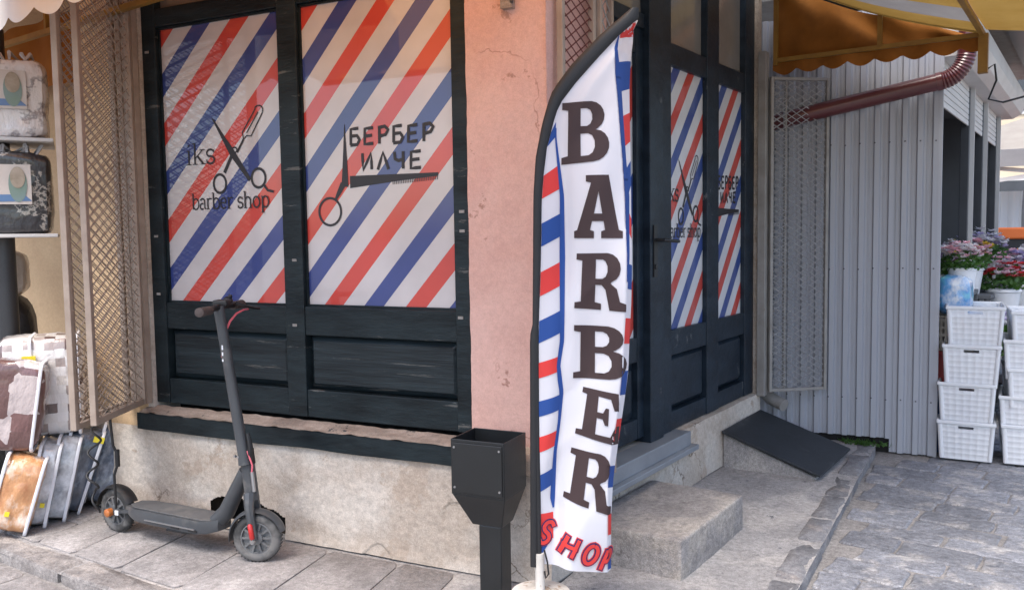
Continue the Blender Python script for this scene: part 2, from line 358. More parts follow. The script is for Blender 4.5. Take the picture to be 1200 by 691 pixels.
rough_column().build('corner_column', M_['pink'], bld, smooth=60)
up = MB(); up.prism([loc(PL(-2.22, .05)), loc(PL(.02, .05)), loc(PR(2.76, .05)), loc(PR(2.76, 3.)), loc(PL(-2.22, 3.5))], 3.1, 6.2)
up.build('upper_wall', M_['pink'], bld)
rf = MB(); rf.prism([loc(PL(-2.4, -.5)), loc(PL(.6, -.5)), loc(PR(3.0, -.4)), loc(PR(3.0, 3.2)), loc(PL(-2.4, 3.6))], 6.2, 6.4)
rf.build('roof', M_['shutter'], bld)
# left plinth: rough render with a broken hole low down
def plinth_l():
    m = MB(); X0, X1, Z1 = -2.62, .02, .455
    hole = lambda x, z: (-1.80 < x < -1.33) and z < .155+.03*nz(x, 3, 0, 12)-.45*max(0, x+1.50)**1.2-.4*max(0, -1.73-x) and z > (.05+.03*nz(x, 7, 0, 9) if x < -1.62 else -1)
    def fn(u, v):
        x = X0+(X1-X0)*u; z = Z1*v
        d = .006*nz(x, z, 1, 3.2)+.004*nz(x, z, 2, 11)+.0018*nz(x, z, 4, 30)
        if nz(x, z, 9, 3.0) > .28: d += .006       # fallen skin of render
        ed = .0+.02*max(0, 1-abs(z)/.05)*.4
        return (x, d-ed, z)
    m.grid(fn, 420, 80, skip=lambda u, v: hole(X0+(X1-X0)*u, Z1*v))
    return m
pl_l = lp(plinth_l(), 'plinth', M_['plinth'], smooth=55)
cav = MB(); cav.box(-1.86, -1.30, .03, .30, -.02, .25); cav.f = [f for i, f in enumerate(cav.f) if i != 2]
lp(cav, 'hole_in_plinth', M_['earth'])
lp(box(-2.62, .0, .302, .4, -.02, .5), 'plinth_core', M_['plinth'])
# rounded ledge under the column
ld = MB(); ld.grid(lambda u, v: (-.405+.43*u, -.012+.006*nz(u, v, 3, 5)+.055*max(0, (v-.55)/.45)**2, .44+.115*v), 24, 12)
lp(ld, 'column_ledge', M_['plinth'], smooth=60)
# sill: board and worn ledge
sb = MB(); sb.grid(lambda u, v: (-2.262+1.86*u, -.022+.004*nz(u*9, v, 1, 1)+.002*nz(u*40, v, 5, 1), .447+.008*nz(u*6, 0, 2, 1)*(1-v)+.083*v), 90, 4)
sb.box(-2.262, -.402, -.016, .08, .45, .527)
lp(sb, 'sill_board', M_['paint'])
lg = MB(); lg.grid(lambda u, v: (-2.25+1.84*u, -.018+.075*v+.006*nz(u*22, v, 1, 1), .531+.028*v+.007*nz(u*30, v*2, 4, 1)), 120, 5)
lp(lg, 'worn_ledge', M_['ledge'], smooth=50)
# left timber front
FY = .05
for x0, x1 in ((-2.195, -2.105), (-1.335, -1.225), (-.425, -.348)):
    lp(box(x0, x1, FY, FY+.09, .575, 3.08), 'window_stile', M_['paint'], bevel=.004)
for xa, xb in ((-2.105, -1.335), (-1.225, -.425)):
    lp(box(xa, xb, FY+.005, FY+.085, .575, .703), 'bottom_rail', M_['paint'], bevel=.004)
    lp(box(xa, xb, FY+.004, FY+.085, .955, 1.087), 'lower_rail', M_['paint'], bevel=.005)
    lp(box(xa, xb, FY+.004, FY+.085, 2.447, 2.535), 'head_rail', M_['paint'], bevel=.004)
    lp(box(xa, xb, FY+.004, FY+.085, 3.0, 3.08), 'top_rail', M_['paint'], bevel=.004)
    lp(box(xa, xb, FY+.045, FY+.05, 2.535, 3.0), 'transom_pane', M_['trans_glass'])
    pn = MB()
    a = (xa+.001, .704, xb-.001, .954); iz = .028; dd = .016
    pn.hexa([(a[0]+iz, FY+.024, a[1]+iz), (a[2]-iz, FY+.024, a[1]+iz), (a[2]-iz, FY+.024, a[3]-iz), (a[0]+iz, FY+.024, a[3]-iz)],
            [(a[0], FY+.046, a[1]), (a[2], FY+.046, a[1]), (a[2], FY+.046, a[3]), (a[0], FY+.046, a[3])])
    lp(pn, 'timber_panel', M_['panel'], bevel=.004, fixn=True)
    lp(box(xa, xb, FY+.075, FY+.1, .70, .96), 'panel_back', M_['paint'])
stripes = [stripe_mat('stripes_left', .486, 1.01, 3.125), stripe_mat('stripes_right', .438, .91, 2.126)]
pane1 = lp(box(-2.107, -1.333, FY+.03, FY+.036, 1.083, 2.449), 'window_pane', stripes[0])
pane2 = lp(box(-1.227, -.423, FY+.03, FY+.036, 1.083, 2.449), 'window_pane', stripes[1])
lp(MB().box(-.17, -.12, .0, .03, 2.28, 2.36), 'timber_peg', M_['ledge'])
# little beads round the panes
for xa, xb in ((-2.105, -1.335), (-1.225, -.425)):
    b_ = MB()
    for (p, q) in (((xa+.006, 1.09), (xa+.006, 2.444)), ((xb-.006, 1.09), (xb-.006, 2.444)), ((xa, 1.092), (xb, 1.092)), ((xa, 2.44), (xb, 2.44))):
        b_.bar((p[0], FY+.026, p[1]), (q[0], FY+.026, q[1]), .010)
    lp(b_, 'glazing_bead', M_['paint'])
for x_, z_ in ((-2.16, 2.33), (-2.15, 1.42), (-1.27, 1.3), (-.385, 1.42), (-.385, 1.5), (-2.15, 1.13), (-1.28, 1.0), (-.40, 1.06)):
    lp(MB().box(x_-.012, x_+.012, FY-.004, FY+.002, z_-.006, z_+.006), 'screw_plate', M_['galv'])
# ---- stroke lettering
def arc(cx, cy, rx, ry, a0, a1, n=10): return [(cx+rx*math.cos(R(a0+(a1-a0)*i/n)), cy+ry*math.sin(R(a0+(a1-a0)*i/n))) for i in range(n+1)]
def ribbon(m, pts, wd, y, taper=False):
    n = len(pts); vs = []
    for i, p in enumerate(pts):
        a = pts[max(i-1, 0)]; b = pts[min(i+1, n-1)]; tx, tz = b[0]-a[0], b[1]-a[1]; l = math.hypot(tx, tz) or 1
        nx, nz_ = -tz/l, tx/l; h = wd[i]/2 if isinstance(wd, (list, tuple)) else wd/2
        vs += [(p[0]+nx*h, y, p[1]+nz_*h), (p[0]-nx*h, y, p[1]-nz_*h)]
    m.add(vs, [(2*i, 2*i+1, 2*i+3, 2*i+2) for i in range(n-1)])
SER = {  # serif lower case: (width, [(polyline, weight)]) weight 1 thick, .45 thin
 'i': (.42, [([(.2, 0), (.2, 1)], 1), ([(.03, 0), (.37, 0)], .4), ([(.05, .97), (.2, 1)], .4), ([(.2, 1.28), (.2, 1.42)], 1)]),
 'k': (.95, [([(.2, 0), (.2, 1.5)], 1), ([(.03, 0), (.37, 0)], .4), ([(.05, 1.48), (.2, 1.5)], .4), ([(.2, .38), (.72, .98)], .5), ([(.38, .58), (.78, 0)], 1), ([(.62, 0), (.95, 0)], .4), ([(.55, 1), (.88, 1)], .4)]),
 's': (.66, [(arc(.32, .74, .24, .25, 20, 250)+arc(.32, .26, .26, .26, 80, -160), .85), ([(.56, .75), (.56, .98)], .4), ([(.07, .02), (.07, .28)], .4)]),
 'b': (.92, [([(.2, 0), (.2, 1.5)], 1), ([(.04, 1.48), (.2, 1.5)], .4), (arc(.5, .5, .34, .5, 155, -155, 16), .8)]),
 'a': (.78, [(arc(.36, .72, .25, .27, 160, 0, 8)+[(.61, .12), (.76, .03)], .9), (arc(.34, .27, .26, .27, 60, 300, 12), .8)]),
 'r': (.66, [([(.2, 0), (.2, 1)], 1), ([(.03, 0), (.4, 0)], .4), ([(.05, .97), (.2, 1)], .4), (arc(.47, .7, .27, .28, 170, 50, 8), .7)]),
 'e': (.80, [([(.1, .55), (.68, .55)]+arc(.39, .5, .30, .49, 10, 320, 16), .75)]),
 'h': (1.0, [([(.2, 0), (.2, 1.5)], 1), ([(.04, 0), (.38, 0)], .4), ([(.04, 1.48), (.2, 1.5)], .4), (arc(.5, .66, .28, .32, 170, 0, 10)+[(.78, 0)], .9), ([(.62, 0), (.95, 0)], .4)]),
 'o': (.88, [(arc(.42, .5, .34, .49, 0, 360, 22), .8)]),
 'p': (.92, [([(.2, -.45), (.2, 1)], 1), ([(.03, -.45), (.4, -.45)], .4), ([(.05, .97), (.2, 1)], .4), (arc(.5, .5, .34, .5, 155, -155, 16), .8)]),
 ' ': (.5, [])}
def serif_text(txt, x0, z0, x1, xh, wt, y):
    tot = sum(SER[c][0] for c in txt); sx = (x1-x0)/tot; m = MB(); x = x0; i = 0
    for c in txt:
        wdt, st = SER[c]
        for pts, k in st:
            ribbon(m, [(x+p[0]*sx, z0+p[1]*xh) for p in pts], wt*k, y-.00012*i); i += 1
        x += wdt*sx
    return m
CYR = {
 'Б': [[(.72, 1), (.12, .97), (.1, .02)], [(.1, .55), (.6, .56), (.78, .3), (.6, .02), (.06, 0)]],
 'Е': [[(.75, .98), (.12, .95), (.08, .02), (.74, .04)], [(.1, .5), (.66, .53)]],
 'Р': [[(.12, 0), (.14, .98)], [(.04, .96), (.55, 1.02), (.8, .8), (.6, .52), (.14, .45)]],
 'И': [[(.1, 1), (.12, 0), (.7, .98), (.72, .02)]],
 'Л': [[(.05, 0), (.42, 1), (.78, .0)]],
 'Ч': [[(.1, 1), (.14, .58), (.36, .48), (.66, .55)], [(.68, 1), (.66, 0)]]}
def cyr_text(txt, x0, z0, x1, z1, dz, wt, y):
    m = MB(); n = len(txt); stp = (x1-x0)/n; i = 0
    for k, c in enumerate(txt):
        for pts in CYR[c]:
            pts = [(x0+stp*(k+p[0]*.92), z0+dz*(k/n)+(z1-z0)*p[1]) for p in pts]
            dense = []
            for a, b in zip(pts, pts[1:]): dense += [a, (a[0]*.5+b[0]*.5, a[1]*.5+b[1]*.5)]
            ribbon(m, dense+[pts[-1]], wt, y-.00012*i); i += 1
    return m
M_['ink'] = flat('black_print', (.018, .015, .018), .5)
M_['ink_r'] = M_['ink']
def scissors_logo(X, Z, s, y, sx=None):          # open razor-comb and scissors outline, X,Z centre, s metres per pixel-unit
    m = MB(); sx = sx or s; P = lambda x, z: (X+x*sx, Z+z*s); k = [0]
    def st(pts, w_=2.0): ribbon(m, [P(*p) for p in pts], w_*s if not isinstance(w_, list) else [q*s for q in w_], y-.00012*k[0]); k[0] += 1
    st([(-27, 37), (-4, -4), (16, -36)], [.8, 8.5, 4.5]); st([(-25, 35), (2, -9)], 1.2)
    st([(-2, -2), (-14, -26)], 4.5); st([(2, -4), (10, 10)], 3.0)
    st([(10, 10), (9, 18), (25, 43)], 1.6); st(arc(28.5, 41, 5, 5, 150, -30, 8), 1.6); st([(33, 38), (19, 13), (14, 14), (10, 10)], 1.6)
    st([(14, 17), (28, 39)], 1.4)
    st(arc(-20, -38, 7.5, 10.5, 0, 360, 24), 3.0); st(arc(26, -34, 8.0, 10.5, 0, 360, 24), 3.0); st([(32, -42), (36, -48), (43, -50)], 2.8)
    st(arc(-1, -1, 3, 3, 0, 360, 12), 1.8)
    return m
yD = FY+.0285
lp(serif_text('iks', -1.955, 1.768, -1.76, .068, .011, yD), 'iks_lettering', M_['ink'], pane1)
lp(serif_text('barber shop', -1.93, 1.548, -1.432, .052, .0095, yD), 'barber_shop_lettering', M_['ink'], pane1)
lp(scissors_logo(-1.632, 1.828, .0042, yD, .0053), 'scissors_print', M_['ink'], pane1)
lp(cyr_text('БЕРБЕР', -.965, 1.806, -.512, 1.878, -.006, .0145, yD), 'berber_lettering', M_['ink'], pane2)
lp(cyr_text('ИЛЧЕ', -.905, 1.694, -.57, 1.768, -.006, .0145, yD), 'ilche_lettering', M_['ink'], pane2)
def comb_logo(x0, x1, zt, y, f=1):
    m = MB(); W = x1-x0
    vs = [(x0, y, zt), (x1, y, zt-.004*f), (x1, y, zt-.018*f), (x0+.55*W, y, zt-.032*f), (x0, y, zt-.054*f)]
    m.add(vs, [(4, 3, 2, 1, 0)])
    for i in range(26):
        xx = x0+W*(.5+.49*i/25); ribbon(m, [(xx, zt-.018*f), (xx, zt-.046*f+.012*f*i/25)], W*.008, y-.0002)
    return m
cb = comb_logo(-.968, -.512, 1.672, yD)
ribbon(cb, [(-.990, 1.90), (-.992, 1.74), (-.996, 1.625)], [.002, .024, .038], yD-.0004)
ribbon(cb, [(-1.005, 1.64), (-1.03, 1.60), (-1.05, 1.57)], [.03, .022, .012], yD-.0006)
ribbon(cb, arc(-1.082, 1.517, .061, .061, 0, 360, 28), .011, yD-.0008)
lp(cb, 'scissors_and_comb_print', M_['ink'], pane2)
# ---- right-hand front
RY = .085
def plinth_r():
    m = MB()
    def fn(u, v):
        x = .0+2.74*u; z = .335*v; d = .05*min(1, x/.3) if False else .05
        return (x, d-.022*(1-min(1, x/.05))*0+.006*nz(x, z, 7, 4)+.003*nz(x, z, 8, 15), z)
    m.grid(fn, 130, 20); return m
pr = plinth_r(); pr.grid(lambda u, v: (0+2.74*u, .05+.20*v+.006*nz(2.74*u, .335, 7, 4)*(1-v), .335+.004*nz(u*9, v, 1, 1)), 60, 3)
pr.box(0, 2.74, .07, .3, -.02, .33)
rp(pr, 'plinth', M_['plinth'], smooth=55)
rp(box(.0, .30, -.012, .08, -.02, .54), 'column_base', M_['plinth'], bevel=.02)
for x0, x1, yy in ((.56, .66, .005), (1.10, 1.255, -.02), (1.262, 1.40, .0), (1.90, 2.08, 0), (2.535, 2.70, 0)):
    rp(box(x0, x1, RY+yy, RY+.1, .34, 3.08), 'door_post' if x0 < 1.2 else 'window_stile', M_['paint_r'], bevel=.004)
rs = [stripe_mat('stripes_door_a', .385, .86, -.883, (.56, .06, .045), (.035, .075, .28), (.66, .67, .70)), stripe_mat('stripes_door_b', .39, .86, -1.603, (.56, .06, .045), (.035, .075, .28), (.66, .67, .70)),
      stripe_mat('stripes_door_c', .9, .86, -.02, (.56, .06, .045), (.035, .075, .28), (.66, .67, .70))]
rpanes = []
for k, (xa, xb) in enumerate(((1.40, 1.90), (2.08, 2.535))):
    rp(box(xa, xb, RY+.006, RY+.09, .34, .44), 'bottom_rail', M_['paint_r'], bevel=.005)
    rp(box(xa, xb, RY+.005, RY+.09, .745, .88), 'lower_rail', M_['paint_r'], bevel=.005)
    rp(box(xa, xb, RY+.005, RY+.09, 2.275, 2.39), 'head_rail', M_['paint_r'], bevel=.004)
    rp(box(xa, xb, RY+.04, RY+.046, 2.388, 3.0), 'transom_pane', M_['trans_glass'])
    rp(box(xa, xb, RY+.005, RY+.09, 3.0, 3.08), 'top_rail', M_['paint_r'])
    rpanes.append(rp(box(xa-.002, xb+.002, RY+.03, RY+.036, .877, 2.278), 'window_pane', rs[k]))
    pn = MB(); a = (xa, .44, xb, .745); iz = .03
    pn.hexa([(a[0]+iz, RY+.02, a[1]+iz), (a[2]-iz, RY+.02, a[1]+iz), (a[2]-iz, RY+.02, a[3]-iz), (a[0]+iz, RY+.02, a[3]-iz)],
            [(a[0], RY+.048, a[1]), (a[2], RY+.048, a[1]), (a[2], RY+.048, a[3]), (a[0], RY+.048, a[3])])
    rp(pn, 'timber_panel', M_['paint_r'], bevel=.004, fixn=True)
    rp(box(xa, xb, RY+.08, RY+.1, .42, .76), 'panel_back', M_['paint_r'])
yR = RY+.0285
rp(serif_text('iks', 1.40, 1.57, 1.56, .065, .012, yR), 'iks_lettering', M_['ink'], rpanes[0])
rp(serif_text('barber shop', 1.402, 1.375, 1.862, .05, .0095, yR), 'barber_shop_lettering', M_['ink'], rpanes[0])
rp(scissors_logo(1.68, 1.645, .0041, yR, .0045), 'scissors_print', M_['ink'], rpanes[0])
rp(cyr_text('БЕРБЕР', 2.135, 1.66, 2.50, 1.735, .01, .0145, yR), 'berber_lettering', M_['ink'], rpanes[1])
rp(cyr_text('ИЛЧЕ', 2.18, 1.575, 2.46, 1.64, .01, .0145, yR), 'ilche_lettering', M_['ink'], rpanes[1])
cb = comb_logo(2.125, 2.50, 1.545, yR)
ribbon(cb, [(2.105, 1.74), (2.105, 1.62), (2.10, 1.50)], [.002, .02, .03], yR-.0004)
rp(cb, 'scissors_and_comb_print', M_['ink'], rpanes[1])
# the door
door = rp(MB().box(.66, .72, RY+.02, RY+.07, .37, 2.40).box(1.03, 1.10, RY+.02, RY+.07, .37, 2.40).box(.72, 1.03, RY+.022, RY+.068, 2.28, 2.40).box(.72, 1.03, RY+.022, RY+.068, .37, .47).box(.72, 1.03, RY+.022, RY+.068, .76, .88), 'door', M_['paint_r'])
rp(box(.715, 1.035, RY+.042, RY+.048, .875, 2.285), 'door_pane', rs[2], door)
rp(MB().box(.72, 1.03, RY+.05, RY+.06, .47, .76).box(.76, .99, RY+.035, RY+.05, .51, .72), 'timber_panel', M_['paint_r'], door)
hd = MB(); hd.tube([(1.15, RY-.02, 1.365), (1.15, RY-.075, 1.365), (1.17, RY-.085, 1.363), (1.30, RY-.085, 1.356)], .009, 8); hd.box(1.13, 1.17, RY-.027, RY-.02, 1.18, 1.44)
hd.lathe([(.014, 0), (.014, .012)], 12, Matrix.Translation((1.15, RY-.02, 1.23)) @ Matrix.Rotation(R(90), 4, 'X'))
rp(hd, 'door_handle', M_['black_pl'], door)
rp(box(.66, 1.10, RY+.03, RY+.06, 2.47, 3.0), 'transom_pane', M_['trans_glass'])
rp(MB().box(.66, 1.10, RY+.006, RY+.09, 2.40, 2.47), 'door_head', M_['paint_r'])
rp(MB().box(.50, 1.46, .0, .12, .262, .338).box(.48, 1.50, -.03, .10, .235, .262), 'threshold', M_['alu'], bevel=.004)
# interior backing so that nothing shines through
bk = MB(); bk.prism([loc(PL(-2.2, .2)), loc(PL(-.3, .2)), loc(PR(.5, .25)), loc(PR(2.72, .25)), loc(PR(2.72, .35)), loc(PL(-.2, .4)), loc(PL(-2.2, .35))], -.02, 3.1)
bk.build('back_lining', M_['dark'], bld)
rp(MB().box(2.70, 2.76, .06, 3., .0, 6.2), 'end_wall', M_['plinth'])
lp(MB().box(-2.235, -2.196, .03, 3., .0, 3.1), 'side_wall', M_['plinth'])
# step and ramp at the side front
stp = MB()
def stepfn(u, v):
    prof = [(-.43, 0), (-.43, .15), (-.415, .168), (.06, .168)]
stp.box(.335, 1.06, -.43, .045, -.03, .166)
stp = MB()
def rough_box(m, x0, x1, y0, y1, z0, z1, amp, rr=.02, s=.022):
    e = 14
    for f in (lambda a, b: (1, a, b), lambda a, b: (-1, -a, b), lambda a, b: (a, -1, b), lambda a, b: (a, b, 1)):
        def fn(u, v):
            p = Vector(f(u*2-1, v*2-1)); hx_, hy_, hz_ = (x1-x0)/2, (y1-y0)/2, (z1-z0)/2; q = Vector((p.x*hx_, p.y*hy_, p.z*hz_))
            c = Vector((max(-hx_+rr, min(hx_-rr, q.x)), max(-hy_+rr, min(hy_-rr, q.y)), max(-hz_+rr, min(hz_-rr, q.z)))); d = q-c
            if d.length > 1e-6: q = c+d.normalized()*min(rr, d.length)
            q = q+Vector(((x0+x1)/2, (y0+y1)/2, (z0+z1)/2)); k = amp*(nz(q.x, q.y, q.z, 7)+.7*nz(q.x, q.y, q.z, 19)+.5*nz(q.x, q.y, q.z, 45))
            n_ = (d.normalized() if d.length > 1e-6 else p.normalized()); return q+n_*k
        m.grid(fn, 44, 36)
rough_box(stp, .335, 1.06, -.43, .045, -.03, .166, .0022, .012)
step = rp(stp, 'concrete_step', M_['concrete'], None, smooth=60); step.location = CN; step.rotation_euler.z = RR
tag(step, 'low worn concrete doorstep under the shop door', 'step')
rm = thing('access_ramp', 'short wedge ramp of rough concrete covered by dark rubber sheet', 'ramp', CN, RR)
wd = MB(); wd.add([(2.05, .045, -.03), (2.70, .045, -.03), (2.70, -.50, -.03), (2.05, -.50, -.03), (2.05, .045, .20), (2.70, .045, .205), (2.70, -.50, .016), (2.05, -.50, .012)],
       [(0, 1, 2, 3), (4, 7, 6, 5), (0, 4, 5, 1), (1, 5, 6, 2), (2, 6, 7, 3), (3, 7, 4, 0)])
wd.build('concrete_wedge', M_['walk'], rm, fixn=True, bevel=.008)
sh = MB(); sh.hexa([(2.02, .04, .208), (2.02, -.53, .024), (2.72, -.53, .028), (2.72, .04, .213)], [(2.02, .04, .222), (2.02, -.53, .036), (2.72, -.53, .040), (2.72, .04, .227)])
sh.build('rubber_sheet', M_['mat'], rm, bevel=.002, fixn=True)
# ================================================================== FOLDING LATTICE GATES
def lattice(m, x0, x1, z0, z1, stp, slope, r, y=0, n=4):
    for sg in (1, -1):
        k = -int((x1-x0)*slope/stp)-2
        while True:
            c = z0+k*stp
            if sg > 0 and c > z1: break
            if sg < 0 and c > z1+(x1-x0)*slope: break
            pts = []
            # z = c + sg*slope*(x-x0)
            xs = [x0, x1]
            za, zb = c, c+sg*slope*(x1-x0)
            def clip(z): return x0+(z-c)/(sg*slope)
            lo, hi = min(za, zb), max(za, zb)
            if hi > z0 and lo < z1:
                a = Vector((x0, y+sg*r*.9, za)); b = Vector((x1, y+sg*r*.9, zb))
                if za < z0: a = Vector((clip(z0), a.y, z0))
                if za > z1: a = Vector((clip(z1), a.y, z1))
                if zb < z0: b = Vector((clip(z0), b.y, z0))
                if zb > z1: b = Vector((clip(z1), b.y, z1))
                if (b-a).length > .01: m.tube([a, b], r, n)
            k += 1
def gate_leaf(parent, P0, P1, z0, z1, mat, wmat, barw=.028, stp=.05, slope=.62, r=.0026, mids=()):
    d = P1-P0; wd = Vector((d.x, d.y, 0)).length; rz = math.atan2(d.y, d.x)
    base = P0-parent.location
    def put(mb, nm, mt, **k):
        o = mb.build(nm, mt, parent, **k); o.location = (base.x, base.y, z0-parent.location.z); o.rotation_euler.z = rz; return o
    h = z1-z0
    for xx in (barw/2, wd-barw/2): put(MB().box(xx-barw/2, xx+barw/2, -.014, .014, 0, h), 'upright_bar', mat, bevel=.003)
    for zz in (barw/2, h-barw/2)+tuple(mids): put(MB().box(barw, wd-barw, -.012, .012, zz-barw/2, zz+barw/2), 'cross_bar', mat, bevel=.003)
    m = MB(); lattice(m, barw*.6, wd-barw*.6, .02, h-.02, stp, slope, r)
    put(m, 'wire_lattice', wmat, kind='stuff')
gl = thing('lattice_gate', 'folded open beige lattice gate beside the bedding packs', 'gate', PL(-2.215, .0, .575))
gate_leaf(gl, PL(-2.225, .0), PL(-2.00, -.475), .575, 2.95, M_['gate_tan'], M_['gate_tan'], .03, .052, .62, .0028)
gate_leaf(gl, PL(-2.30, .01), PL(-2.075, -.52), .555, 2.95, M_['gate_tan'], M_['gate_tan'], .026, .052, .62, .0028)
gate_leaf(gl, PL(-2.35, .005), PL(-2.17, -.44), .56, 2.95, M_['gate_tan'], M_['gate_tan'], .022, .055, .62, .0026)
for x0_, x1_ in ((-2.285, -2.20),):
    m = MB().box(x0_, x1_, -.004, .026, .0, 2.38); o = m.build('fixing_plate', M_['gate_tan'], gl); o.location = (CN.x-gl.location.x, CN.y-gl.location.y, 0); o.rotation_euler.z = RL
gd = thing('lattice_gate', 'narrow lattice gate with red wire folded against pink column', 'gate', PR(.07, -.05, .36))
gate_leaf(gd, PR(.065, -.045), PR(.325, -.05), .36, 2.95, M_['gate_tan'], M_['gate_red'], .022, .045, .62, .003)
gate_leaf(gd, PR(.345, -.06), PR(.47, -.055), .36, 2.95, M_['gate_tan'], M_['galv'], .018, .062, 1.0, .003)
gr = thing('lattice_gate', 'grey lattice gate swung open in front of corrugated wall', 'gate', PR(2.70, -.0, .345))
gate_leaf(gr, PR(2.71, -.015), PR(2.995, -.305), .35, 2.385, M_['galv'], M_['wire'], .020, .042, .62, .0028)
gate_leaf(gr, PR(2.735, .0), PR(2.82, -.085), .36, 2.38, M_['galv'], M_['wire'], .014, .052, .62, .0021)
for x0_ in (2.665, 2.705):
    o = MB().box(x0_, x0_+.03, .0, .05, -.02, 2.2).build('hinge_post', M_['galv'], gr, bevel=.003); o.location = (CN.x-gr.location.x, CN.y-gr.location.y, 0); o.rotation_euler.z = RR
# ================================================================== FEATHER FLAG
FP = Vector((.088, 2.93, 0)); KF = .00294
flag = thing('feather_flag', 'tall white barber feather flag with red and blue stripe edges', 'flag', FP, 0)
_cp, _sp = math.cos(PITCH), math.sin(PITCH)
def XZ(px, py):            # traced outline, laid out at true size in the flag's own upright plane
    xi, yi = px-600, 345.5-py; xe, ye = (xi+.0146*yi)/1000, (yi-.0146*xi)/1000
    k = FP.y/(_cp+ye*_sp); return xe*k-FP.x, 1.4+k*(-_sp+ye*_cp)
def interp(tab, y):
    if y <= tab[0][0]: return tab[0][1]
    for (a, va), (b, vb) in zip(tab, tab[1:]):
        if y <= b: return va+(vb-va)*(y-a)/(b-a)
    return tab[-1][1]
T_out = [(2, 748.5), (16, 732), (43, 701), (76, 669.5), (97, 654), (111, 645), (146, 635), (186, 627.5), (230, 625), (386, 624), (392, 621), (663, 621.5)]
T_in = [(22.6, 748.5), (40, 727), (67.7, 701), (97, 675), (120, 657.5), (133, 651.5), (173, 641), (206, 637), (230, 635), (300, 634), (400, 631), (663, 630.5)]
T_r = [(22, 748.7), (61, 746.5), (100, 744.5), (230, 743), (300, 742), (359, 741), (440, 738), (480, 732), (530, 725), (563, 720), (607, 717), (672, 718)]
T_b0 = [(133, 651), (163, 650.5), (230, 656.3), (400, 656.3), (428, 652.5), (445, 653.5), (460, 656), (495, 654), (530, 649), (585, 645), (597, 648)]
T_b1 = [(133, 652), (163, 652.5), (200, 657.5), (230, 661.5), (300, 663), (400, 661.5), (428, 657), (460, 661), (495, 657.5), (530, 653), (585, 651), (597, 650)]
T_c0 = [(41, 725.2), (56, 720), (87, 720.7), (120, 724), (186, 729.5), (230, 732.5), (300, 734), (359, 733), (428, 729.5), (480, 724), (530, 716.5), (563, 712), (672, 713)]
T_c1 = [(41, 726.2), (56, 724.5), (71, 727), (110, 731), (186, 736), (230, 740), (300, 738), (359, 734), (428, 730), (480, 724.5), (530, 717), (563, 712.5), (672, 713.5)]
def wav(px, py):            # cloth depth, positive = away from camera
    t = (py-20)/650
    xl, xr = interp(T_in, py), interp(T_r, py); u = (px-xl)/max(8, xr-xl)
    amp = .010+.012*t
    d = amp*math.sin(u*5.2+1.5*math.sin(py*.011)+.6)+.006*math.sin(u*11+py*.02)+.004*math.sin(py*.045+u*3)
    c0 = interp(T_c0, py)
    if px > c0: d += (px-c0)*KF*1.9+.004
    b0 = interp(T_b0, py)
    if py > 120: d += .018*math.exp(-((px-b0-4)/9)**2)
    d *= min(1, .12+max(0, u)*3)
    for cy, cx, k_ in ((150, 690, 1), (330, 700, -1), (440, 690, 1), (515, 668, -1), (590, 690, 1)):
        d += .004*k_*math.exp(-(((px-cx)*.7+(py-cy)*.7)/7)**2)*math.exp(-(((px-cx)*.7-(py-cy)*.7)/40)**2)
    return d
def F3(px, py, off=0): x_, z_ = XZ(px, py); return (x_, wav(px, py)-off, z_)
M_['flag'] = flat('flag_polyester', (.74, .735, .78), .75); add_translucency(M_['flag'], .3, (.8, .79, .83))
def fmat(n, c):
    m = flat(n, c, .75); add_translucency(m, .25, c); return m
M_['f_red'] = fmat('flag_red', (.72, .05, .045)); M_['f_blue'] = fmat('flag_blue', (.02, .075, .30)); M_['f_ink'] = fmat('flag_ink', (.055, .032, .033)); M_['f_navy'] = fmat('flag_navy', (.02, .03, .12))
M_['f_blk'] = pm('flag_sleeve', (.012, .012, .014), rough=.6, bstr=.2, bscale=50, bdist=.002)
def sailfn(u, v):
    py = 22.6+(672-22.6)*v
    bot = 660+12*u-22.6
    py = 22.6+(bot)*v
    xl, xr = interp(T_in, py)-1.5, interp(T_r, py); return F3(xl+(xr-xl)*u, py)
sail = MB().grid(sailfn, 60, 260).build('sail', M_['flag'], flag, smooth=180)
slv = MB()      # black pole sleeve, a flat tube following the curve
cen = []
for i in range(61):
    f = i/60; py = 663-(663-10)*f
    a, b = interp(T_out, py), interp(T_in, max(py, 23)) if py > 24 else 748.6
    cen.append((py, a, min(b, 748.8)))
vs = []; fs = []; nn = 10
for py, a, b in cen:
    c, h = (a+b)/2, max(1.2, (b-a)/2)
    for k in range(nn):
        t = 2*math.pi*k/nn; px = c+h*math.cos(t); x_, z_ = XZ(px, py); vs.append((x_, -.011*math.sin(t)*min(1, h/4), z_))
fs = [(i*nn+k, i*nn+(k+1) % nn, (i+1)*nn+(k+1) % nn, (i+1)*nn+k) for i in range(60) for k in range(nn)]+[tuple(range(nn-1, -1, -1)), tuple(60*nn+k for k in range(nn))]
slv.add(vs, fs); slv.build('pole_sleeve', M_['f_blk'], flag, smooth=60, fixn=True)
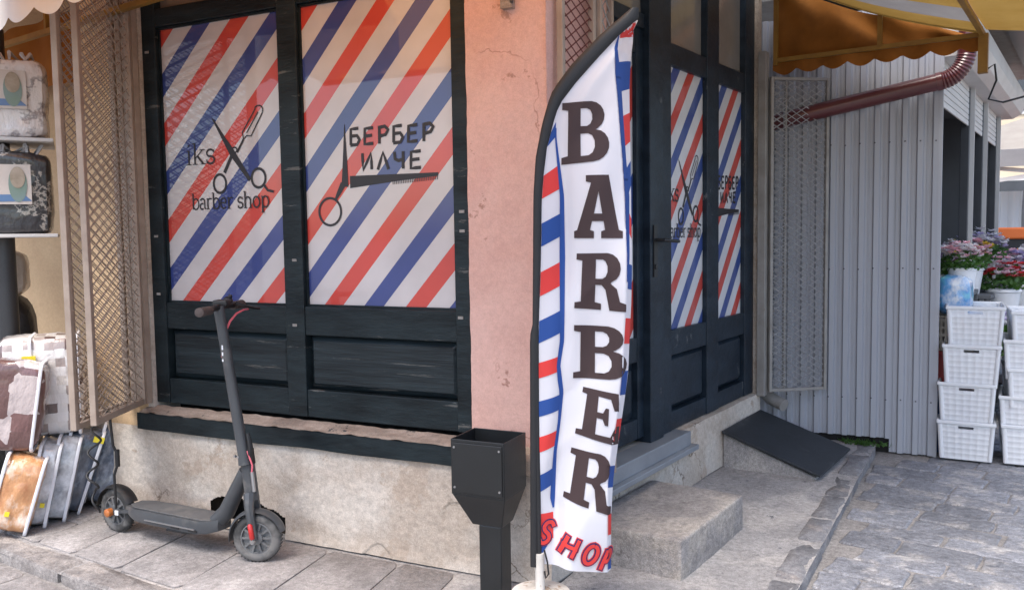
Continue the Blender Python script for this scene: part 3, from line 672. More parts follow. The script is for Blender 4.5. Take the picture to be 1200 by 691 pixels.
def printed(name, loops, mat, off, parent, cell=6):
    """outline loops in flag units -> filled, cut fine, draped on the cloth"""
    bm = bmesh.new(); edges = []
    for lp_ in loops:
        v = [bm.verts.new((p[0], p[1], 0)) for p in lp_]
        for i in range(len(v)): edges.append(bm.edges.new((v[i], v[(i+1) % len(v)])))
    bmesh.ops.triangle_fill(bm, use_beauty=True, use_dissolve=False, edges=edges)
    xs = [p[0] for l in loops for p in l]; ys = [p[1] for l in loops for p in l]
    for ax, lo, hi in (((1, 0, 0), min(xs), max(xs)), ((0, 1, 0), min(ys), max(ys))):
        t = math.floor(lo/cell)*cell+cell
        while t < hi:
            bmesh.ops.bisect_plane(bm, geom=bm.verts[:]+bm.edges[:]+bm.faces[:], plane_co=Vector(ax)*t, plane_no=ax); t += cell
    for v in bm.verts: v.co = F3(v.co.x, v.co.y, off)
    bmesh.ops.recalc_face_normals(bm, faces=bm.faces)
    me = bpy.data.meshes.new(name); bm.to_mesh(me); bm.free(); me.materials.append(mat)
    me.polygons.foreach_set('use_smooth', [True]*len(me.polygons))
    o = bpy.data.objects.new(name, me); COL.objects.link(o); o.parent = parent; return o
def band(TA, TB, y0, y1, n=10, skew=0):
    ys = [y0+(y1-y0)*i/n for i in range(n+1)]
    return [(interp(TA, y), y) for y in ys]+[(interp(TB, y), y) for y in reversed(ys)]
printed('blue_edge_line', [band(T_b0, T_b1, 150, 597, 80)], M_['f_blue'], .0028, sail, 2.5)
printed('blue_edge_line', [band(T_c0, T_c1, 42, 330, 60)], M_['f_blue'], .0028, sail, 2.5)
# left stripes: white gaps, rows (y at inner edge), drop to the right
def lstripe(y0, y1, mat, dy=-8):
    xi = lambda y: interp(T_in, y)+.2
    xo = lambda y: interp(T_b0, y)+.8
    printed('edge_stripe', [[(xi(y0), y0), (xo(y0+dy), y0+dy), (xo((y0+y1)/2+dy), (y0+y1)/2+dy), (xo(y1+dy), y1+dy), (xi(y1), y1), (xi((y0+y1)/2), (y0+y1)/2)]], mat, .0022, sail, 2.5)
for y0, y1, c in ((155, 172, 'b'), (206, 233, 'r'), (262, 289, 'b'), (319, 347, 'r'), (376, 402, 'b'), (425, 443, 'r'), (470, 488, 'b'), (512, 530, 'r'), (557, 577, 'b'), (602, 632, 'r')):
    lstripe(y0, y1, M_['f_red' if c == 'r' else 'f_blue'], -12 if y0 < 400 else (-7 if y0 < 600 else 0))
printed('edge_stripe', [[(631, 655), (631, 648), (638, 634), (644, 636), (638, 645)]], M_['f_blue'], .0022, sail, 2.5)
# right stripes
def rstripe(y0, y1, mat, dy):
    xa = lambda y: interp(T_c1, y)-.6
    xb = lambda y: interp(T_r, y)-.15
    printed('edge_stripe', [[(xa(y0), y0), (xb(y0+dy), y0+dy), (xb(y1+dy), y1+dy), (xa(y1), y1)]], mat, .0022, sail, 2.5)
for y0, y1, c, dy in ((43, 44.5, 'r', 0), (71, 105, 'b', -9), (134, 170, 'r', -8), (196, 226, 'b', -10), (248, 272, 'r', 8), (309, 338, 'b', 2), (372, 402, 'r', 2), (434, 462, 'b', 2), (490, 516, 'r', 2), (545, 570, 'b', 3), (600, 626, 'r', 3), (650, 668, 'b', 3)):
    if y0 == 43:
        printed('edge_stripe', [[(727, 40.5), (738, 29.5), (748.3, 23.4), (747.9, 34), (727.5, 43.5)]], M_['f_red'], .0022, sail, 2.5); continue
    rstripe(y0, y1, M_['f_red' if c == 'r' else 'f_blue'], dy)
def cv(*p): return list(p)
def earc(cx, cy, rx, ry, a0, a1, n=7): return arc(cx, cy, rx, ry, a0, a1, n)
G = {
 'B': [[(0, 0), (0, .11), (.13, .13), (.13, .87), (0, .89), (0, 1)]+[(.58, 1)]+earc(.62, .76, .30, .24, 85, -60, 7)+[(.72, .53)]+earc(.66, .27, .34, .27, 60, -90, 8)],
 'Bh': [[(.40, .60), (.40, .89), (.50, .89)]+earc(.53, .745, .13, .145, 85, -85, 5)+[(.5, .60)], [(.40, .11), (.40, .48), (.52, .48)]+earc(.55, .295, .15, .185, 85, -85, 5)+[(.5, .11)]],
 'A': [[(0, 0), (0, .11), (.06, .13), (.34, .88), (.24, .9), (.24, 1), (.70, 1), (.92, .13), (1, .11), (1, 0), (.55, 0), (.55, .11), (.63, .13), (.60, .27), (.36, .27), (.32, .13), (.40, .11), (.40, 0)]],
 'Ah': [[(.40, .39), (.57, .39), (.49, .74)]],
 'R': [[(0, 0), (0, .11), (.12, .13), (.12, .87), (0, .89), (0, 1), (.58, 1)]+earc(.62, .74, .28, .26, 85, -70, 7)+[(.70, .47), (.82, .38), (.88, .16), (1, .13), (1, 0), (.68, 0), (.60, .36), (.52, .44), (.40, .44), (.40, .13), (.52, .11), (.52, 0)]],
 'Rh': [[(.40, .55), (.40, .89), (.50, .89)]+earc(.53, .72, .11, .17, 85, -85, 5)+[(.5, .55)]],
 'E': [[(0, 0), (0, .11), (.13, .13), (.13, .87), (0, .89), (0, 1), (.94, 1), (.96, .66), (.84, .66), (.74, .87), (.42, .88), (.42, .57), (.56, .57), (.62, .68), (.70, .68), (.70, .34), (.62, .34), (.56, .45), (.42, .45), (.42, .12), (.76, .13), (.88, .36), (1, .36), (.98, 0)]],
 'Eh': []}
def letter(c, q):      # q: px corners  tl tr br bl
    def mp(p):
        t = (q[0][0]+(q[1][0]-q[0][0])*p[0], q[0][1]+(q[1][1]-q[0][1])*p[0]); b = (q[3][0]+(q[2][0]-q[3][0])*p[0], q[3][1]+(q[2][1]-q[3][1])*p[0])
        return (b[0]+(t[0]-b[0])*p[1], b[1]+(t[1]-b[1])*p[1])
    printed('letter_'+c.lower(), [[mp(p) for p in l] for l in G[c]+G[c+'h']], M_['f_ink'], .003, sail, 4)
letter('B', [(659, 121), (712, 118), (714, 188), (658, 193)])
letter('A', [(672, 206), (730, 205), (729.5, 279), (673, 279)])
letter('R', [(676, 297), (732, 296), (733, 365), (673, 361)])
letter('B', [(673, 381), (735, 383), (736, 444), (672, 444)])
letter('E', [(684, 454), (727, 461), (727, 523), (674, 508)])
letter('R', [(670, 525), (722, 534), (716, 603), (660, 583)])
# SHOP, outlined slanting capitals
def shop_poly(pts, wd):
    L_, R_ = [], []; n = len(pts)
    for i, p in enumerate(pts):
        a = pts[max(i-1, 0)]; b = pts[min(i+1, n-1)]; tx, ty = b[0]-a[0], b[1]-a[1]; l = math.hypot(tx, ty) or 1
        L_.append((p[0]-ty/l*wd/2, p[1]+tx/l*wd/2)); R_.append((p[0]+ty/l*wd/2, p[1]-tx/l*wd/2))
    return L_+R_[::-1]
GS = {'S': [[(.88, .82), (.62, .98), (.28, .95), (.14, .76), (.30, .58), (.66, .44), (.84, .26), (.70, .06), (.36, .0), (.10, .16)]],
      'H': [[(.16, 1.02), (.14, .5), (.10, -.02)], [(.88, 1.0), (.86, .5), (.84, -.04)], [(.0, .50), (.5, .50), (1.0, .50)]],
      'O': [[(.5+.42*math.cos(R(t_)), .5+.5*math.sin(R(t_))) for t_ in range(90, 451, 30)]],
      'P': [[(.22, -.02), (.22, .5), (.24, 1.0)], [(.08, .98), (.55, 1.02), (.92, .78), (.62, .50), (.24, .46)]]}
def shop_glyph(c, cx, cy, w_, h_, ang):
    ca, sa = math.cos(R(ang)), math.sin(R(ang)); out = []
    for st_ in GS[c]:
        l_ = []
        for u_, v_ in st_:
            dx, dy = (u_-.5)*w_+(v_-.5)*3.0, -(v_-.5)*h_; l_.append((cx+dx*ca-dy*sa, cy+dx*sa+dy*ca))
        out.append(l_)
    return out
SH = shop_glyph('S', 641, 624, 15, 25, 16)+shop_glyph('H', 667, 637, 19, 22, 16)+shop_glyph('O', 692, 647, 17, 22, 16)+shop_glyph('P', 710, 656, 10, 22, 16)
def catmull(P, n=6):
    out = []
    for i in range(len(P)-1):
        p0, p1, p2, p3 = P[max(i-1, 0)], P[i], P[i+1], P[min(i+2, len(P)-1)]
        for k in range(n):
            t = k/n; out.append(tuple(.5*((2*p1[d])+(-p0[d]+p2[d])*t+(2*p0[d]-5*p1[d]+4*p2[d]-p3[d])*t*t+(-p0[d]+3*p1[d]-3*p2[d]+p3[d])*t**3) for d in (0, 1)))
    return out+[P[-1]]
def draped_stroke(name, pts, wd, mat, off, ext):
    c = catmull(pts, 6); n = len(c); m = MB(); q = 4
    d0 = Vector((c[0][0]-c[1][0], c[0][1]-c[1][1])).normalized()*ext; d1 = Vector((c[-1][0]-c[-2][0], c[-1][1]-c[-2][1])).normalized()*ext
    c = [(c[0][0]+d0.x, c[0][1]+d0.y)]+c+[(c[-1][0]+d1.x, c[-1][1]+d1.y)]; n = len(c)
    for i, p in enumerate(c):
        a_, b_ = c[max(i-1, 0)], c[min(i+1, n-1)]; tx, ty = b_[0]-a_[0], b_[1]-a_[1]; l = math.hypot(tx, ty) or 1
        for k in range(q+1):
            h = wd*(k/q-.5); m.v.append(F3(p[0]-ty/l*h, p[1]+tx/l*h, off))
    m.f = [(i*(q+1)+k, i*(q+1)+k+1, (i+1)*(q+1)+k+1, (i+1)*(q+1)+k) for i in range(n-1) for k in range(q)]
    m.build(name, mat, sail, smooth=180)
for k, s_ in enumerate(SH):
    draped_stroke('shop_letter_edge', s_, 8.6, M_['f_red'], .0030+.0002*k, 1.9)
    draped_stroke('shop_letter_outline', s_, 7.0, M_['f_navy'], .0060+.0002*k, 1.1)
    draped_stroke('shop_letter', s_, 4.4, M_['f_red'], .0090+.0002*k, -.2)
fb = MB(); fb.lathe([(.100, 0), (.112, .02), (.112, .122), (.104, .142), (.05, .146), (.024, .150)], 36, Matrix.Translation((-.002, 0, ST+.012 if False else .004)))
M_['bucket'] = pm('chalky_base', (.60, .57, .53), (.42, .39, .35), 9, rough=.8, bstr=.6, bscale=30, chips=(.28, .20, .14), chip_scale=14, chip_t=.58)
fb.build('base_weight', M_['bucket'], flag, smooth=50)
MB().lathe([(.017, .12), (.016, .285)], 14, Matrix.Translation((-.004, 0, 0))).build('socket', M_['bucket'], flag, smooth=50)
MB().tube([(-.006, 0, .27), (-.008, 0, .8), (-.004, 0, 1.3)], .009, 8).build('pole', M_['f_blk'], flag, smooth=50)
MB().tube([(.012, -.012, .30), (.022, -.016, .26), (.026, -.014, .215), (.016, -.014, .2), (.012, -.014, .225)], .0035, 6).build('tie_cord', M_['f_blk'], flag, smooth=50)
# ================================================================== LITTER BIN ON A POST
bn = thing('litter_bin', 'black metal litter bin with tapered bottom on square post', 'bin', PL(-.155, -.185, .0), RL+R(1))
hw, dp, zb, zt = .112, .098, .425, .638
b = MB(); t = .004
for a_ in ((-hw, hw, -dp, -dp+t), (-hw, hw, dp-t, dp), (-hw, -hw+t, -dp, dp), (hw-t, hw, -dp, dp)): b.box(*a_, zb, zt)
b.build('bin_body', M_['bin'], bn, bevel=.003)
hp = MB(); hp.hexa([(-.05, -.05, .30), (.075, -.05, .30), (.075, .05, .30), (-.05, .05, .30)], [(-hw+.001, -dp+.001, zb), (hw-.001, -dp+.001, zb), (hw-.001, dp-.001, zb), (-hw+.001, dp-.001, zb)])
hp.build('hopper', M_['bin'], bn, bevel=.004)
MB().box(-hw+.008, hw-.008, -dp-.006, -dp-.001, zb+.01, zt-.012).build('front_plate', M_['bin'], bn, bevel=.003)
for sx in (-1, 1):
    for zz in (zb+.03, zt-.03): MB().lathe([(.005, 0), (.004, .004)], 10, Matrix.Translation((sx*(hw-.018), -dp-.005, zz)) @ Matrix.Rotation(R(90), 4, 'X')).build('bolt', M_['chrome'], bn)
MB().box(-hw+.012, hw-.012, -.06, .075, zt-.075, zt-.07).build('ash_tray', M_['bin'], bn)
MB().box(-.026, .068, -.046, .046, -.02, .302).build('post', M_['bin'], bn, bevel=.006)
# ================================================================== ELECTRIC SCOOTER
M_['sc'] = pm('scooter_grey_paint', (.060, .065, .072), (.045, .049, .054), 8, rough=.38, bstr=.1, blotch=((.125, .12, .115), 5, .56))
M_['rub'] = pm('tyre_rubber', (.05, .05, .05), (.035, .035, .035), 20, rough=.9, bstr=.5, bscale=70, bdist=.003, blotch=((.15, .145, .14), 6, .48))
M_['rim'] = pm('grey_rim', (.17, .175, .18), (.12, .122, .126), 12, rough=.5, metal=.2, bstr=.1, blotch=((.2, .19, .18), 8, .58))
M_['dk'] = pm('deck_rubber', (.10, .10, .103), (.07, .071, .073), 9, rough=.85, bstr=.4, bscale=120, bdist=.002, blotch=((.13, .125, .12), 5, .55))
M_['redp'] = flat('red_plastic', (.5, .02, .02), .35, coat=.5); M_['org'] = flat('amber_lens', (.42, .13, .03), .3, coat=.5)
M_['cable'] = flat('pink_cable', (.62, .13, .17), .4); M_['grip'] = pm('grip_rubber', (.075, .058, .055), (.05, .04, .038), 20, rough=.8, bstr=.3)
F_ = Vector((-1.122, 3.632, 0)); B_ = Vector((-1.917, 4.043, 0)); hd_ = (F_-B_); WB = hd_.length
sc = thing('electric_scooter', 'dark grey electric kick scooter with pink brake cable parked by plinth', 'scooter', B_, math.atan2(hd_.y, hd_.x))
WR = .108
def wheel(cx, parent, rz=0):
    Mw = Matrix.Translation((cx, 0, WR)) @ Matrix.Rotation(rz, 4, 'Z') @ Matrix.Rotation(R(90), 4, 'X')
    prof = []
    for k in range(13):
        a = -math.pi*.5+math.pi*k/12 if False else R(-150+300*k/12); prof.append((WR-.024+.024*math.cos(a), .023*math.sin(a)))
    ty = MB().lathe(prof, 40, Mw, caps=False)
    tyre = ty.build('tyre', M_['rub'], parent, smooth=50)
    rm_ = MB().lathe([(.02, -.026), (.028, -.022), (.031, -.006), (.062, -.006), (.065, -.019), (.076, -.017), (.078, -.014), (.078, .014), (.076, .017), (.065, .019), (.062, .006), (.031, .006), (.028, .022), (.02, .026)], 40, Mw)
    for k in range(10):
        for sd in (-1, 1):
            Mk = Mw @ Matrix.Rotation(2*math.pi*k/10, 4, 'Z'); rm_.box(.027, .067, -.0045, .0045, sd*.012-.005, sd*.012+.005, Mk)
    rm_.build('rim', M_['rim'], tyre, smooth=40)
    tr = MB()
    for k in range(40):
        Mk = Mw @ Matrix.Rotation(2*math.pi*(k+.5)/40, 4, 'Z')
        tr.box(WR-.001, WR+.0012, -.0035, .0035, -.014, .014, Mk)
    tr.build('tread', M_['rub'], tyre)
    return tyre
wheel(0, sc); 
# deck
dk = MB()
def deck_ring(x, hw_, z0, z1): return [(x, -hw_, z0), (x, hw_, z0), (x, hw_+.006, z0+.02), (x, hw_, z1), (x, -hw_, z1), (x, -hw_-.006, z0+.02)]
secs = [(.095, .028, .115, .148), (.14, .045, .105, .152), (.20, .068, .10, .155), (.30, .072, .098, .157), (.60, .072, .098, .157), (.655, .06, .104, .158), (.70, .035, .115, .165)]
for s_ in secs: dk.v += deck_ring(*s_)
dk.f = [(i*6+k, i*6+(k+1) % 6, (i+1)*6+(k+1) % 6, (i+1)*6+k) for i in range(len(secs)-1) for k in range(6)]+[tuple(range(5, -1, -1)), tuple((len(secs)-1)*6+k for k in range(6))]
deck = dk.build('deck', M_['sc'], sc, smooth=35, fixn=True)
tm = MB(); ol = [(.13, -.03), (.19, -.058), (.62, -.06), (.66, -.045), (.66, .045), (.62, .06), (.19, .058), (.13, .03)]
tm.prism(ol, .157, .1615); tm.build('deck_mat', M_['dk'], deck, bevel=.002)
MB().box(.28, .60, -.083, -.0775, .118, .123).build('side_trim', M_['chrome'], deck)
for xx in (.45, .56): MB().box(xx, xx+.05, -.0805, -.0775, .108, .117).build('side_reflector', M_['black_pl'], deck)
# rear fork, fender, light
rfk = MB(); 
for sd in (-1, 1): rfk.bar((.0, sd*.036, WR), (.13, sd*.036, .128), .016)
rfk.build('rear_fork', M_['sc'], sc)
fen = MB()
def fenfn(u, v):
    a = R(25+150*u); r_ = WR+.016; y = (v-.5)*.066
    r_ -= .012*abs(v-.5)**2*4
    return (-math.cos(a)*-r_*1.0, y, WR+math.sin(a)*r_)
fen.grid(fenfn, 22, 6); fen.build('rear_fender', M_['black_pl'], sc, smooth=60)
MB().lathe([(.012, 0), (.02, .006), (.02, .03), (.012, .036)], 14, Matrix.Translation((.0, -.035, WR)) @ Matrix.Rotation(R(90), 4, 'X')).build('axle_cover', M_['org'], sc, smooth=40)
MB().box(.035, .058, -.048, -.044, WR-.008, WR+.014).build('warning_sticker', M_['white_pl'], sc)
MB().tube([(.58, -.05, .095), (.50, -.055, .088), (.40, -.055, .086)], .007, 8).build('kickstand', M_['black_pl'], sc, smooth=40)
# front assembly (steered)
ST_R = R(23)
fx = WB
def steer(p):
    v = Vector(p)-Vector((fx, 0, 0)); v.rotate(Matrix.Rotation(ST_R, 3, 'Z')); return v+Vector((fx, 0, 0))
wheel(fx, sc, ST_R)
rake = .135
def ax(z): return fx+.0-(z-WR)*rake       # steering line
fk = MB()
for sd in (-1, 1): fk.tube([steer((ax(WR), sd*.040, WR)), steer((ax(.17)-.0, sd*.042, .17)), steer((ax(.255), sd*.036, .255)), steer((ax(.30), sd*.01, .30))], [.016, .018, .02, .026], 8)
fk.build('fork', M_['sc'], sc, smooth=40)
for sd in (-1, 1):
    q = MB(); a, b2 = steer((ax(.115), sd*.058, .115)), steer((ax(.185), sd*.058, .185)); q.tube([a, a.lerp(b2, .1), a.lerp(b2, .9), b2], [.006, .011, .011, .006], 8); q.build('reflector', M_['redp'], sc, smooth=50)
    MB().lathe([(.012, -.004), (.012, .006)], 12, Matrix.Translation(steer((ax(WR), sd*.058, WR))) @ Matrix.Rotation(R(90), 4, 'X')).build('axle_nut', M_['chrome'], sc)
ff = MB()
def ffn(u, v):
    a = R(15+175*u); r_ = WR+.020; y = (v-.5)*.062; r2 = r_-.012*abs(v-.5)**2*4
    p = Vector((fx-math.cos(a)*-r2, y, WR+math.sin(a)*r2)); return steer(p)
ff.grid(ffn, 22, 6); ff.build('front_fender', M_['sc'], sc, smooth=60)
stem = MB(); stem.tube([(ax(.27), 0, .27), (ax(.44), 0, .44)], .030, 16); stem.build('head_tube', M_['sc'], sc, smooth=40)
nk = MB(); nk.tube([(.66, 0, .145), (.72, 0, .20), (ax(.40)-.015, 0, .395)], [.040, .037, .030], 12); nk.build('neck', M_['sc'], sc, smooth=40)
pole = MB(); pole.tube([steer((ax(.43), 0, .43)), steer((ax(.47), 0, .47)), steer((ax(.6), 0, .6)), steer((ax(1.08), 0, 1.08)), steer((ax(1.115), 0, 1.115))], [.029, .0245, .0235, .022, .024], 16); pole.build('stem', M_['sc'], sc, smooth=40)
MB().tube([(ax(.425), 0, .425), (ax(.49), 0, .49)], .034, 16).build('folding_clamp', M_['black_pl'], sc, smooth=40)
MB().tube([(ax(.45)+.03, -.012, .45), (ax(.5)+.042, -.014, .51), (ax(.55)+.035, -.012, .565)], [.010, .012, .008], 8).build('folding_lever', M_['black_pl'], sc, smooth=40)
for dz in (0, .02): MB().lathe([(.006, 0), (.006, .01)], 8, Matrix.Translation((ax(.455)-.01-dz, -.033, .465)) @ Matrix.Rotation(R(90), 4, 'X')).build('clamp_screw', M_['chrome'], sc)
MB().tube([(ax(.5)+.03, -.02, .49), (ax(.45)+.05, -.02, .43), (ax(.4)+.038, -.02, .39), (ax(.36)+.03, -.015, .35)], .004, 6).build('wire', M_['cable'], sc, smooth=50)
MB().tube([(ax(.385)+.036, -.018, .40), (ax(.32)+.036, -.018, .315)], .008, 8).build('wire_sleeve', M_['chrome'], sc, smooth=50)
# battery / badge marks on the stem
for z0_, z1_ in ((.93, .95), (.905, .92), (.88, .89)):
    MB().box(-.004, .004, -.0005, .0005, z0_, z1_, Matrix.Translation(steer((ax(.92)-.006, -.0235, 0)))).build('badge_mark', M_['white_pl'], sc)
HZ = 1.105; hx = ax(HZ)
def hb(y, dx=0, dz=0): return steer((hx+dx, y+.03, HZ+dz))
MB().tube([hb(-.20), hb(-.10, 0, .004), hb(0, .004, .008), hb(.10, 0, .004), hb(.20)], .0135, 12).build('handlebar', M_['black_pl'], sc, smooth=50)
for sd in (-1, 1): MB().tube([hb(sd*.225), hb(sd*.222), hb(sd*.12), hb(sd*.118)], [.014, .0195, .0185, .014], 14).build('grip', M_['grip'], sc, smooth=50)
MB().tube([hb(.10, .02, .012), hb(.12, .05, .0), hb(.17, .075, -.015), hb(.225, .08, -.022)], [.011, .008, .006, .006], 8).build('brake_lever', M_['black_pl'], sc, smooth=50)
MB().box(-.03, .035, -.03, .03, 0, .028, Matrix.Translation(hb(0, 0, .008)) @ Matrix.Rotation(ST_R, 4, 'Z')).build('display', M_['black_pl'], sc, bevel=.008)
bl = MB(); bl.lathe([(.016, 0), (.022, .006), (.018, .024), (.006, .030)], 14, Matrix.Translation(hb(.07, .0, .015))); bl.tube([hb(.09, .0, .02), hb(.075, .012, .048), hb(.05, .016, .05)], .006, 8)
bl.build('bell', M_['black_pl'], sc, smooth=50)
MB().tube([hb(.17, .05, -.02), hb(.12, .05, -.018), hb(.06, .04, -.03), hb(.01, .03, -.06), hb(-.025, .02, -.11), hb(-.03, .01, -.16), hb(-.024, .004, -.21)], .0048, 8).build('brake_cable', M_['cable'], sc, smooth=60)
# coiled cable lock hanging on the rear wheel
lk = MB(); pts = []
bx = B_
for i in range(90):
    t_ = i/89; z_ = .58-.46*t_; pts.append((bx.x-.045-.05*math.sin(t_*2.4)+.026*math.cos(t_*26)*(1 if t_ < .75 else .4)+.02, bx.y-.085+.012*math.sin(t_*26), z_))
lk.tube(pts, .0055, 7)
lk.tube([(bx.x+.02, bx.y-.085, .58), (bx.x+.03, bx.y-.085, .44), (bx.x+.045, bx.y-.08, .40), (bx.x+.045, bx.y-.082, .35), (bx.x+.028, bx.y-.084, .30), (bx.x+.03, bx.y-.085, .14)], .0065, 8)
lk.tube([(bx.x+.045, bx.y-.08, .34), (bx.x+.045, bx.y-.08, .42)], .011, 10)
lk.tube([pts[0], ((pts[0][0]+bx.x+.02)/2, bx.y-.085, .62), (bx.x+.02, bx.y-.085, .58)], .0055, 7)
tag(lk.build('cable_lock', M_['black_pl'], smooth=60), 'black coiled cable lock tying the scooter rear to the gate', 'cable lock')
# ================================================================== LEFT NEIGHBOUR: wall, rack, bedding
nb = thing('neighbour_shop', 'cream plastered shop wall with recessed front behind the bedding', 'building', PL(-2.4, .03, 0), RL)
MB().box(-.22, .165, 0, .35, -.02, 6.0).build('pilaster', M_['cream'], nb, bevel=.006)
MB().box(-4.5, -.22, .62, .8, -.02, 2.75).build('recessed_wall', M_['cream'], nb)
MB().box(-4.5, -.22, .0, .8, 2.75, 6.0).build('upper_wall', M_['cream'], nb)
def rbox(sx, sy, sz, n=8, e=5, wr=.004, seed=0):
    m = MB()
    def face(f):
        def fn(u, v):
            p = Vector(f(u*2-1, v*2-1)); k = (abs(p.x)**e+abs(p.y)**e+abs(p.z)**e)**(1/e); p = p/k
            q = Vector((p.x*sx/2, p.y*sy/2, p.z*sz/2)); d = wr*(nz(q.x+seed, q.y, q.z, 9)+.6*nz(q.x+seed, q.y, q.z, 23))
            return q+p.normalized()*d
        m.grid(fn, n, n)
    for f in (lambda a, b: (1, a, b), lambda a, b: (-1, -a, b), lambda a, b: (-a, 1, b), lambda a, b: (a, -1, b), lambda a, b: (a, b, 1), lambda a, b: (a, -b, -1)): face(f)
    return m
def bagmat(name, stops, scale, stretch=(1, 1, 1), kind='noise', rough=.35):
    m, nt, b = new_mat(name)
    if kind == 'noise':
        n1 = noise_node(nt, scale, 5, stretch, .65); col = ramp(nt, n1.outputs[0], stops, 'LINEAR').outputs[0]
    else:
        tc = N(nt, 'ShaderNodeTexCoord'); v = N(nt, 'ShaderNodeTexVoronoi'); v.distance = 'CHEBYCHEV'; v.inputs['Scale'].default_value = scale; v.inputs['Randomness'].default_value = .25 if kind == 'check' else 1
        nt.links.new(tc.outputs['Object'], v.inputs['Vector']); s = N(nt, 'ShaderNodeSeparateColor'); nt.links.new(v.outputs['Color'], s.inputs[0])
        col = ramp(nt, s.outputs[0], stops, 'CONSTANT').outputs[0]
    nt.links.new(col, b.inputs['Base Color']); b.inputs['Roughness'].default_value = rough
    b.inputs['Coat Weight'].default_value = .9; b.inputs['Coat Roughness'].default_value = .08
    nb_ = noise_node(nt, 16, 4, (1, 1, .6), .55); bump(nt, b, nb_.outputs[0], .7, .02)
    return m
M_['piping'] = flat('white_piping', (.72, .72, .76), .4)
M_['yel'] = flat('yellow_sticker', (.75, .62, .03), .5)
M_['navy'] = bagmat('navy_fleece', [(.3, (.05, .06, .085)), (.48, (.11, .135, .18)), (.68, (.34, .38, .45))], 16, (1, 1, .5))
M_['greyf'] = bagmat('grey_fleece', [(.3, (.26, .265, .29)), (.5, (.5, .51, .54)), (.7, (.72, .73, .77))], 17)
M_['oran'] = bagmat('orange_blanket', [(.3, (.34, .13, .05)), (.5, (.58, .30, .14)), (.66, (.85, .74, .64))], 9, (1, 1, .6))
M_['brown'] = bagmat('brown_geometric', [(0, (.13, .065, .06)), (.42, (.5, .43, .42)), (.58, (.17, .085, .08)), (.85, (.6, .55, .54))], 9, kind='shard')
M_['check'] = bagmat('checked_cotton', [(0, (.70, .68, .67)), (.40, (.36, .30, .28)), (.52, (.74, .72, .72)), (.76, (.13, .085, .08)), (.88, (.62, .58, .55))], 22, kind='check')
M_['marble'] = bagmat('marble_print', [(.3, (.60, .57, .56)), (.46, (.70, .67, .66)), (.50, (.25, .23, .24)), (.53, (.70, .67, .66))], 3.2)
M_['blackp'] = bagmat('black_print', [(.35, (.02, .02, .024)), (.5, (.03, .03, .035)), (.53, (.45, .42, .38)), (.56, (.025, .025, .03))], 6)
M_['beige'] = bagmat('beige_cotton', [(.3, (.45, .38, .32)), (.7, (.60, .53, .47))], 5, rough=.7)
GB = 'bedding bags stacked on the pavement'
def bag(label, px, D, T, Dp, Hh, mat, lean=17, rz=R(22), z0=0, pip=(1, -1), stickers=(), name='bedding_bag', sticker_txt=None):
    """px: image column / depth give the lower right front corner; the spine (T wide) looks at the street"""
    c = Vector(((px-600)/1000*D, D, z0))
    r = thing(name, label, 'bedding', c, rz, GB); r.rotation_euler = (0, R(lean), rz)
    lift = .0
    off = Vector((-T/2, Dp/2, Hh/2+lift))
    body = rbox(T*1.12, Dp, Hh, 18, 6, .010, px*.1); body.v = [(v[0]+off.x, v[1]+off.y, v[2]+off.z) for v in body.v]
    b_ = body.build('body', mat, r, smooth=60)
    for sg in pip:
        x_ = -T/2+sg*T*.47; rr_ = .03; pts = []
        hx_, hz = Dp/2*.985, Hh/2*.985
        for cx_, cz_, a0 in ((hx_-rr_, hz-rr_, 0), (-hx_+rr_, hz-rr_, 90), (-hx_+rr_, -hz+rr_, 180), (hx_-rr_, -hz+rr_, 270)):
            for k in range(4): pts.append((x_, off.y+cx_+rr_*math.cos(R(a0+k*30)), off.z+cz_+rr_*math.sin(R(a0+k*30))))
        MB().tube(pts, .0085, 6, closed=True).build('piping', M_['piping'], b_, smooth=60)
    for (sx_, sz_, w_, h_) in stickers: MB().box(sx_-T-w_/2+T, sx_+w_/2, -.012, -.003, sz_-h_/2, sz_+h_/2).build('sticker', M_['yel'], b_)
    # keep the lowest point on its support
    return r
bag('crumpled navy bedding bag leaning nearest the scooter', 116, 4.40, .135, .40, .43, M_['navy'], 17)
bag('navy bedding bag with yellow sticker and white piped edge', 78, 4.28, .16, .40, .43, M_['navy'], 19, stickers=((-.02, .40, .05, .03),))
bag('pale grey bedding bag pressed against the navy bags', 60, 4.17, .10, .40, .42, M_['greyf'], 13)
bag('pale grey bedding bag beside the orange blanket bag', 36, 4.08, .09, .40, .41, M_['greyf'], 13, stickers=((-.03, .12, .02, .02),))
bag('orange blanket in clear bag at the pavement edge', 12, 3.97, .17, .40, .37, M_['oran'], 17, stickers=((-.10, .10, .02, .02),))
bag('white and brown checked bedding bag on top of the stack', 88, 4.25, .36, .30, .50, M_['check'], 0, R(24), .43, pip=(1, -.2), stickers=((-.22, .39, .06, .045),))
bag('brown and white geometric bedding bag leaning on the stack', 27, 4.02, .30, .16, .43, M_['brown'], 9, R(20), .395, pip=(1,))
